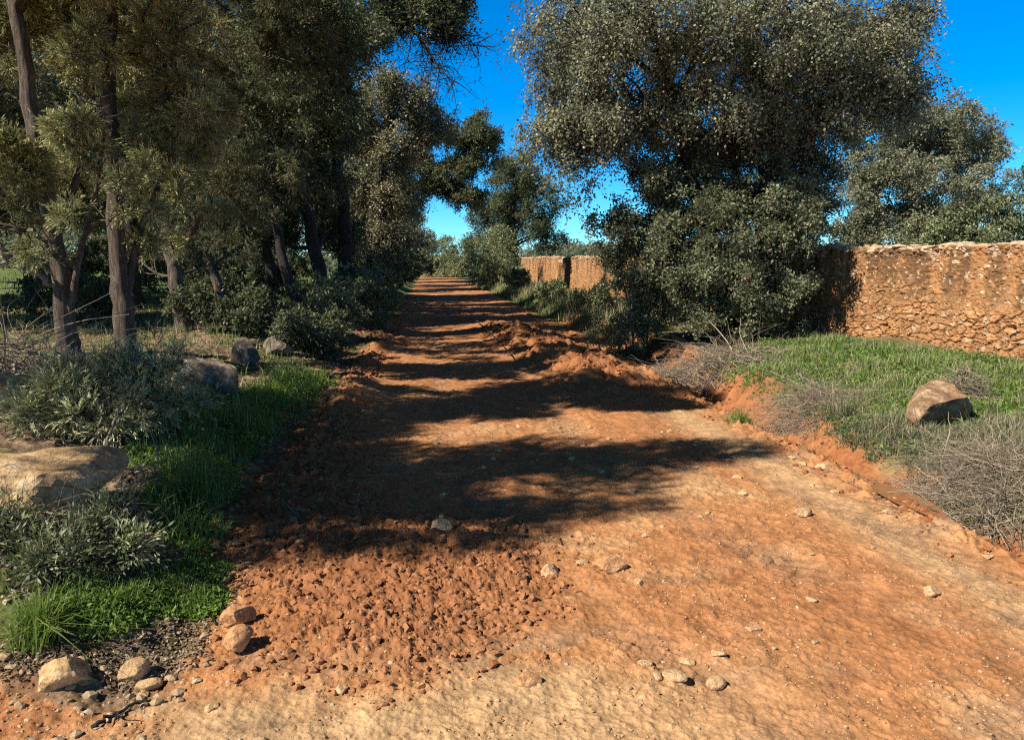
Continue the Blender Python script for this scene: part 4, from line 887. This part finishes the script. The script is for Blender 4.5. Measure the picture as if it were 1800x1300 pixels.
scatter('gravel', 'fine loose gravel strewn over the dirt road', 30000, (-2.6, 3.5), (1.9, 9), (.004, .02), ((.34, .16, .07), (.55, .37, .2)), 'pebble', 'pcol', 541, lambda X, Y: (fbm(X*1.3, Y*1.3, 31, 3) > -.25) & (X > -1.2-1.2*(Y < 3.2)))
scatter('pale_gravel', 'cream chips among the road gravel', 700, (-2.2, 3.5), (1.9, 8), (.007, .03), ((.46, .33, .19), (.54, .43, .28)), 'pebble', 'pcol', 542, lambda X, Y: X > -1.2-1.2*(Y < 3.2))
scatter('soil_crumbs', 'red clods and crumbs of the loose soil', 10000, (-1.6, 1.0), (2.4, 8), (.005, .055), ((.27, .115, .05), (.40, .185, .085)), 'clod', 'pcol', 543, inh, .8, .15, 1.2, 1, 7)
scatter('soil_crumbs', 'crumbs of red earth along the ditch and the churned ridge', 5000, (1.2, 4.2), (3, 17), (.012, .09), ((.26, .095, .036), (.38, .16, .07)), 'clod', 'pcol', 544, lambda X, Y: (np.abs(X-edge_r(Y)-.15) < .55*np.clip(perlin(X*3, Y*3, 5)+.7, .2, 1)) | (np.exp(-((X-(2.35-.055*(Y-10)))/.7)**2)*(Y > 8.5) > .3), .75, 0, 1.0, 1)
scatter('soil_crumbs', 'rubble of red earth along the left lip of the road', 3500, (-1.9, -.4), (4.0, 20), (.012, .10), ((.25, .095, .04), (.36, .16, .075)), 'clod', 'pcol', 545, lambda X, Y: np.abs(X-edge_l(Y)+.1) < .4, .75, 0, 1.0, 1)
scatter('gravel', 'small stones and chips on the left verge', 3500, (-4.0, -.9), (2.4, 4.6), (.008, .06), ((.36, .24, .13), (.5, .38, .24)), 'pebble', 'pcol', 546, lambda X, Y: X < edge_l(Y)+.2, .7, 0, 1)

# ------------------------------------------------------------------ puddle
pc = gnd(1590, 885)
a = np.linspace(0, 2*np.pi, 48, endpoint=False); rr = 1+.22*perlin(np.cos(a)*1.7, np.sin(a)*1.7, 3)
zl = float(H(pc[0]+.02, pc[1])) + .03
m, nt, b_ = newmat('muddy_water'); b_.inputs['Base Color'].default_value = (.30, .13, .045, 1); b_.inputs['Roughness'].default_value = .06; b_.inputs['Specular IOR Level'].default_value = .5
V = np.stack([pc[0]+.02+np.cos(a)*.12*rr, pc[1]+np.sin(a)*.42*rr, np.full(48, zl)], -1)
tag(link('puddle', V, [np.arange(48)[None]], m), 'small muddy orange puddle in the ditch', kind='structure')

# ------------------------------------------------------------------ grass and herbs
def in_poly(rng, poly, n):
    lo, hi = poly.min(0), poly.max(0); out = np.zeros((0, 2))
    while len(out) < n:
        q = rng.uniform(lo, hi, (n, 2)); sd = poly_sd(q[:, 0], q[:, 1], poly); out = np.concatenate([out, q[sd+.12*perlin(q[:, 0]*3, q[:, 1]*3, 44) > rng.exponential(.05, n)]])
    return out[:n]
def blades(rng, XY, hgt, wid, lean=.5, patch=1.0):
    if patch: XY = XY[fbm(XY[:, 0]*1.7, XY[:, 1]*1.7, 48, 3) > -.28*rng.random(len(XY))-.04]
    n = len(XY); X, Y = XY.T; Z = surf(X, Y) - .01
    h = hgt*rng.uniform(.45, 1.3, n)*np.clip(1+patch*fbm(X*1.4, Y*1.4, 46, 3), .3, 1.9)
    a = rng.uniform(0, 6.28, n); l = np.abs(rng.normal(size=n))*lean
    d = np.stack([np.cos(a), np.sin(a), np.zeros(n)], -1); sd = np.stack([-np.sin(a+rng.normal(size=n)*.6), np.cos(a), np.zeros(n)], -1)
    P = np.stack([X, Y, Z], -1); w_ = (wid*rng.uniform(.6, 1.3, n))[:, None]
    up = np.array([0, 0, 1.])
    p1 = P + up*(h*.55)[:, None] + d*(h*l*.25)[:, None]; p2 = P + up*(h*np.clip(1-.35*l*l, .25, 1))[:, None] + d*(h*l)[:, None]
    V = np.stack([P-sd*w_, P+sd*w_, p1+sd*w_*.8, p1-sd*w_*.8, p2+sd*w_*.12, p2-sd*w_*.12], 1)
    i = np.arange(n)[:, None]*6
    return V.reshape(-1, 3), [np.concatenate([i+np.array([0, 1, 2, 3]), i+np.array([3, 2, 4, 5])], 0)]
def grass(name, label, poly, n, hgt, wid, mat, seed, lean=.5, patch=1.0):
    rng = np.random.default_rng(seed); V, F = blades(rng, in_poly(rng, poly, n), hgt, wid, lean, patch)
    return tag(link(name, V, F, M[mat]), label, 'grass', kind='stuff')
def herbs(name, label, poly, n, L, size, nl, mat, seed, kind=HERB):
    rng = np.random.default_rng(seed); XY = in_poly(rng, poly, n); P = np.stack([XY[:, 0], XY[:, 1], surf(XY[:, 0], XY[:, 1])-.01], -1)
    D = unit(rng.normal(size=(n, 3))*np.array([.6, .6, .2])+np.array([0, 0, .8])); V, F, tw = leaves_on(rng, P, D, L*rng.uniform(.4, 1.3, n)*np.clip(1+fbm(P[:, 0]*1.5, P[:, 1]*1.5, 47, 3), .4, 1.8), nl, kind, size)
    return tag(link(name, V, F, M[mat]), label, 'herbs', kind='stuff')
RG = poly_px([(1235, 650), (1340, 605), (1420, 588), (1520, 600), (1650, 622), (1850, 640), (1900, 800), (1700, 815), (1580, 800), (1450, 755), (1330, 715)])
RL = poly_px([(1400, 735), (1480, 775), (1560, 810), (1640, 870), (1700, 915), (1900, 985), (1900, 760), (1700, 730), (1560, 740), (1470, 720)])
grass('grass', 'bright green grass on the right bank at the foot of the wall', RG, 26000, .08, .0042, 'grass', 601, .8, 1.3)
herbs('ground_cover', 'leafy green herbs in the grass below the wall', RG, 8000, .09, .045, 6, 'herb', 602)
grass('grass', 'grey-green rank grass along the ditch on the right', RL, 12000, .15, .0032, 'pale_bush', 603, .8)
grass('dry_grass', 'dry straw-coloured grass along the ditch on the right', RL, 6000, .17, .0022, 'dry_grass', 604, .9)
grass('dry_grass', 'dry stalks scattered through the green grass on the right bank', RG, 9000, .12, .0022, 'dry_grass', 605, .9)
herbs('ground_cover', 'grey-green weeds among the grass on the right bank', RG, 1600, .14, .03, 8, 'bush', 607)
herbs('ground_cover', 'small-leaved herbs in the rank grass by the ditch', RL, 3600, .12, .03, 7, 'bush', 606)
LS = poly_px([(215, 800), (300, 700), (420, 690), (520, 655), (585, 680), (500, 740), (430, 830), (400, 900), (385, 985), (290, 985), (250, 900)])
grass('grass', 'dark green grass in the shade beside the loose soil on the left', LS, 9500, .15, .004, 'grass', 611, .9, 1.3)
herbs('ground_cover', 'shaded green herbs on the left bank', LS, 2600, .16, .045, 7, 'herb', 612)
LF = poly_px([(0, 1075), (110, 1040), (250, 1010), (330, 985), (395, 990), (402, 1050), (370, 1080), (270, 1095), (150, 1110), (40, 1110)])
grass('grass', 'bright sunlit grass at the near corner of the left verge', LF, 9000, .075, .0026, 'grass', 613, .7)
herbs('ground_cover', 'sunlit leafy herbs at the near corner of the left verge', LF, 3400, .07, .028, 6, 'herb', 614)
LB = poly_px([(0, 1060), (0, 900), (150, 930), (260, 960), (300, 1000), (200, 1030)])
herbs('ground_cover', 'dark herbs under the low twiggy bush', LB, 1500, .10, .035, 6, 'bush', 615)
LW = np.array([[-1.6, 8], [-1.5, 20], [-3, 24], [-14, 24], [-12, 12], [-5, 6], [-3, 5.6]])
grass('grass', 'thin grass on the floor of the wood', LW, 16000, .14, .005, 'grass', 616, .8)
grass('dry_grass', 'dry grass on the floor of the wood', LW, 9000, .16, .004, 'dry_grass', 617, .9)
MD = np.array([[-2.2, 20], [-2.0, 60], [-40, 60], [-30, 22]])
grass('grass', 'sunlit meadow grass seen between the trunks', MD, 16000, .2, .012, 'grass', 618, .6)
RV = np.array([[3.5, 16], [3.5, 50], [6.5, 50], [6.2, 16]])
grass('grass', 'grass strip between the far wall and the road', RV, 12000, .2, .009, 'grass', 619, .7)
grass('dry_grass', 'pale dry grass between the far wall and the road', RV, 12000, .3, .006, 'dry_grass', 620, .7)
wt = np.array([[6.75, 12], [6.3, 15], [6.75, 15.2], [7.4, 12], [7.6, 9.8], [7.3, 9.8]])
# one grass tuft and single stalks
rng = np.random.default_rng(630)
def tuft(label, px, py, n, h, r, seed, mat='grass'):
    rng = np.random.default_rng(seed); b = gnd(px, py); XY = b[:2] + rng.normal(size=(n, 2))*r
    V, F = blades(rng, XY, h, .0028, .8, 0); return tag(link('grass_tuft', V, F, M[mat], loc=b), label, 'grass tuft')
tuft('blue-green fine grass tuft at the lower left corner', 62, 1118, 420, .17, .035, 631)
tuft('green grass tuft beside the loose soil, half in the sun', 345, 880, 500, .24, .07, 632)
tuft('grass tuft below the limestone slab, in the shade', 445, 720, 420, .26, .08, 633)
tuft('grass tuft on the ditch edge right of the puddle', 1700, 920, 300, .16, .06, 634)
tuft('small green tuft at the road side of the bank, left end of the grass', 1300, 745, 260, .14, .06, 635)

# ------------------------------------------------------------------ leaf litter
def litter(label, poly, n, size, seed):
    rng = np.random.default_rng(seed); XY = in_poly(rng, poly, n); P = np.stack([XY[:, 0], XY[:, 1], surf(XY[:, 0], XY[:, 1])+.006], -1)
    D = unit(rng.normal(size=(n, 3))*np.array([1, 1, .25])); N_ = unit(rng.normal(size=(n, 3))*.5+np.array([0, 0, 1.])); V, F = leaf_quads(P, D, N_, size*rng.uniform(.5, 1.3, n), size*.55*rng.uniform(.5, 1.2, n))
    return tag(link('leaf_litter', V, F, M['litter']), label, 'leaf litter', kind='stuff')
litter('brown leaf litter on the floor of the wood', LW, 22000, .055, 641)
litter('brown leaf litter and chips on the near left verge', poly_px([(0, 1200), (0, 950), (250, 1010), (390, 1080), (400, 1160), (200, 1220)]), 7000, .022, 642)
litter('dead leaves under the oak thicket', poly_px([(1120, 640), (1240, 590), (1420, 595), (1300, 640), (1180, 690)]), 5000, .05, 643)

# ------------------------------------------------------------------ dry brambles and sticks
def tangle(name, label, px, py, w_, h_, n, seed, mat='twig', r=.0028, L=.45, cat='dry bush', depth_w=None):
    rng = np.random.default_rng(seed); b = gnd(px, py); K = 8
    X = b[0]+rng.normal(size=n)*w_*.42; Y = b[1]+rng.normal(size=n)*(depth_w or w_)*.42
    env = np.exp(-(((X-b[0])/w_)**2+((Y-b[1])/(depth_w or w_))**2)*1.2); P0 = np.stack([X, Y, H(X, Y) + h_*env*rng.random(n)**1.3*.8], -1)
    D = unit(rng.normal(size=(n, 3))*np.array([1, 1, .45])+np.array([0, 0, .18])); t = np.linspace(0, 1, K)
    bend = rng.normal(size=(n, 3))*np.array([1, 1, .6])
    P = P0[:, None] + L*rng.uniform(.4, 1.2, (n, 1, 1))*(D[:, None]*t[None, :, None] + bend[:, None]*(.45*t**2)[None, :, None] + np.array([0, 0, -.25])*(t**2)[None, :, None]) + rng.normal(size=(n, K, 3))*.006
    P[..., 2] = np.maximum(P[..., 2], H(P[..., 0], P[..., 1])+.005)
    V, F = tubes(P, np.broadcast_to(np.linspace(1, .35, K)*r, (n, K))*np.exp(rng.normal(size=(n, 1))*.45), 4)
    return tag(link(name, V, F, M[mat], loc=b), label, cat)
tangle('dry_bramble', 'low grey tangle of dead twigs in the middle of the green bank', 1425, 715, .5, .17, 1300, 651, r=.0018)
tangle('dry_bramble', 'spreading dry bramble in front of the brown boulder, right edge', 1735, 850, .62, .24, 2200, 652, r=.0018)
tangle('dry_bramble', 'dead twigs draped over the brown boulder on the bank', 1690, 700, .20, .42, 320, 653, L=.3)
tangle('dry_bramble', 'heap of dry brush at the foot of the oak thicket', 1270, 640, .75, .22, 700, 654, r=.004, L=.6)
tangle('dry_bramble', 'dry twigs on the eroded bank left of the grass', 1190, 665, .4, .16, 320, 655, r=.0035)
tangle('dry_bramble', 'grey dry twigs by the ditch at the right edge, below the bramble', 1740, 915, .25, .2, 420, 656)
tangle('dry_bramble', 'dry thorny branches at the left edge behind the juniper bush', 25, 690, .55, .6, 420, 657, r=.005, L=.8)
tangle('dry_bramble', 'bare dead twigs between the juniper bush and the tan boulder', 250, 850, .16, .12, 90, 658, r=.003, L=.3)
tangle('dry_bramble', 'grey bare twigs over the low bush, lower left', 60, 960, .3, .22, 260, 659, r=.0025, L=.35)
def stick(name, label, pts, r, mat, seed, lift=.02, cat='stick', forks=2):
    rng = np.random.default_rng(seed); P = smooth_path(np.array(pts), 18) + rng.normal(size=(18, 3))*r*.5
    mb = MB(); mb.add(*tubes(P, np.linspace(r, r*.45, 18), 7))
    for _ in range(forks):
        k = rng.integers(4, 15); Q, R = limb(P[k], P[k]+rnd_dir(rng, 1)[0]*np.array([1, 1, .4])*r*rng.uniform(8, 16), r*.5, r*.2, rng, 6, .15); mb.add(*tubes(Q, R, 5))
    o = mb.build(name, M[mat], smooth=True, loc=P[0]); return tag(o, label, cat)
up_ = lambda p, z: p+np.array([0, 0, z])
stick('stick', 'dark stick lying on the pale ground, bottom left', [up_(gnd(165, 1282), .012), up_(gnd(220, 1255), .02), up_(gnd(268, 1236), .02)], .0085, 'bark_oak', 661)
stick('stick', 'pale stick poking out of the shaded soil by the grass', [up_(gnd(497, 905), .10), up_(gnd(520, 925), .08), up_(gnd(546, 940), .05)], .008, 'pale_wood', 662)
stick('stick', 'thin dark branch lying on the churned ridge', [up_(gnd(838, 572), .12), up_(gnd(868, 600), .10), up_(gnd(905, 640), .08)], .014, 'bark_oak', 663)
stick('stick', 'short pale curved piece of wood on the shaded road', [up_(gnd(985, 706), .03), up_(gnd(1003, 703), .07), up_(gnd(1010, 716), .02)], .013, 'pale_wood', 664, forks=0)
stick('broken_branch', 'pale broken branch slanting down to the leaning juniper, left edge', [at(-30, 425, 8.2), at(40, 465, 8.3), at(95, 505, 8.5)], .05, 'pale_wood', 665, cat='branch', forks=3)
stick('broken_branch', 'crooked pale dead branch rising from the juniper bush', [up_(gnd(170, 845), .05), at(195, 760, gnd(170, 845)[1]), at(212, 710, gnd(170, 845)[1]+.1)], .012, 'pale_wood', 666, cat='branch')
for pts, lab, sd in (([gnd(292, 960), at(290, 830, 4.75), at(262, 745, 4.8), at(240, 720, 4.85)], 'tall bending dry stalk in the shaded grass, left of its pair', 671), ([gnd(300, 965), at(298, 850, 4.7), at(296, 770, 4.75), at(286, 715, 4.8)], 'tall dry stalk in the shaded grass, the straighter of its pair', 672),
                    ([gnd(240, 1050), at(241, 1010, 3.75), at(242, 985, 3.78)], 'short white dry stalk standing in the sunlit grass, lower left', 673), ([gnd(1620, 790), at(1612, 740, gnd(1620, 790)[1]), at(1600, 690, gnd(1620, 790)[1])], 'dry stalk leaning before the brown boulder', 674),
                    ([gnd(1735, 745), at(1740, 700, gnd(1735, 745)[1]), at(1748, 650, gnd(1735, 745)[1])], 'upright dry stalk right of the brown boulder', 675)):
    stick('dry_stalk', lab, pts, .0032, 'pale_wood', sd, cat='dry stalk', forks=1)
stick('broken_branch', 'long grey dead branch lying across the dry tangle on the bank', [up_(gnd(1400, 680), .16), up_(gnd(1440, 700), .12), up_(gnd(1490, 722), .05)], .013, 'pale_wood', 676, cat='branch')
stick('broken_branch', 'bare branch arching out of the thicket foot toward the road', [up_(gnd(1260, 610), .1), at(1200, 560, 13), at(1150, 520, 12.8), at(1120, 500, 12.7)], .02, 'bark_oak', 677, cat='branch', forks=5)

# ------------------------------------------------------------------ far woods closing the view (one mass)
rng = np.random.default_rng(700); cl = []
for _ in range(260):
    a = math.radians(rng.uniform(-70, 62)); r_ = rng.uniform(85, 150); x, y = r_*math.sin(a), r_*math.cos(a)
    if abs(x-4) < 13: continue
    h = rng.uniform(2.0, 4.0) if x > 0 else rng.uniform(5, 9); s = rng.uniform(2.5, 5)
    cl.append((onz(x, y)+np.array([0, 0, h*.6]), (s, s, h*.7), 1))
P, D, ci, _ = crown_sprays(rng, cl, 60000, .3, -.3, .3)
V, F, _ = leaves_on(rng, P, D, np.full(len(P), .9), 5, OAK, .42)
tag(link('far_woods', V, F, M['oak']), 'far oak woods closing the horizon behind the trunks and the wall', 'woods', kind='stuff')
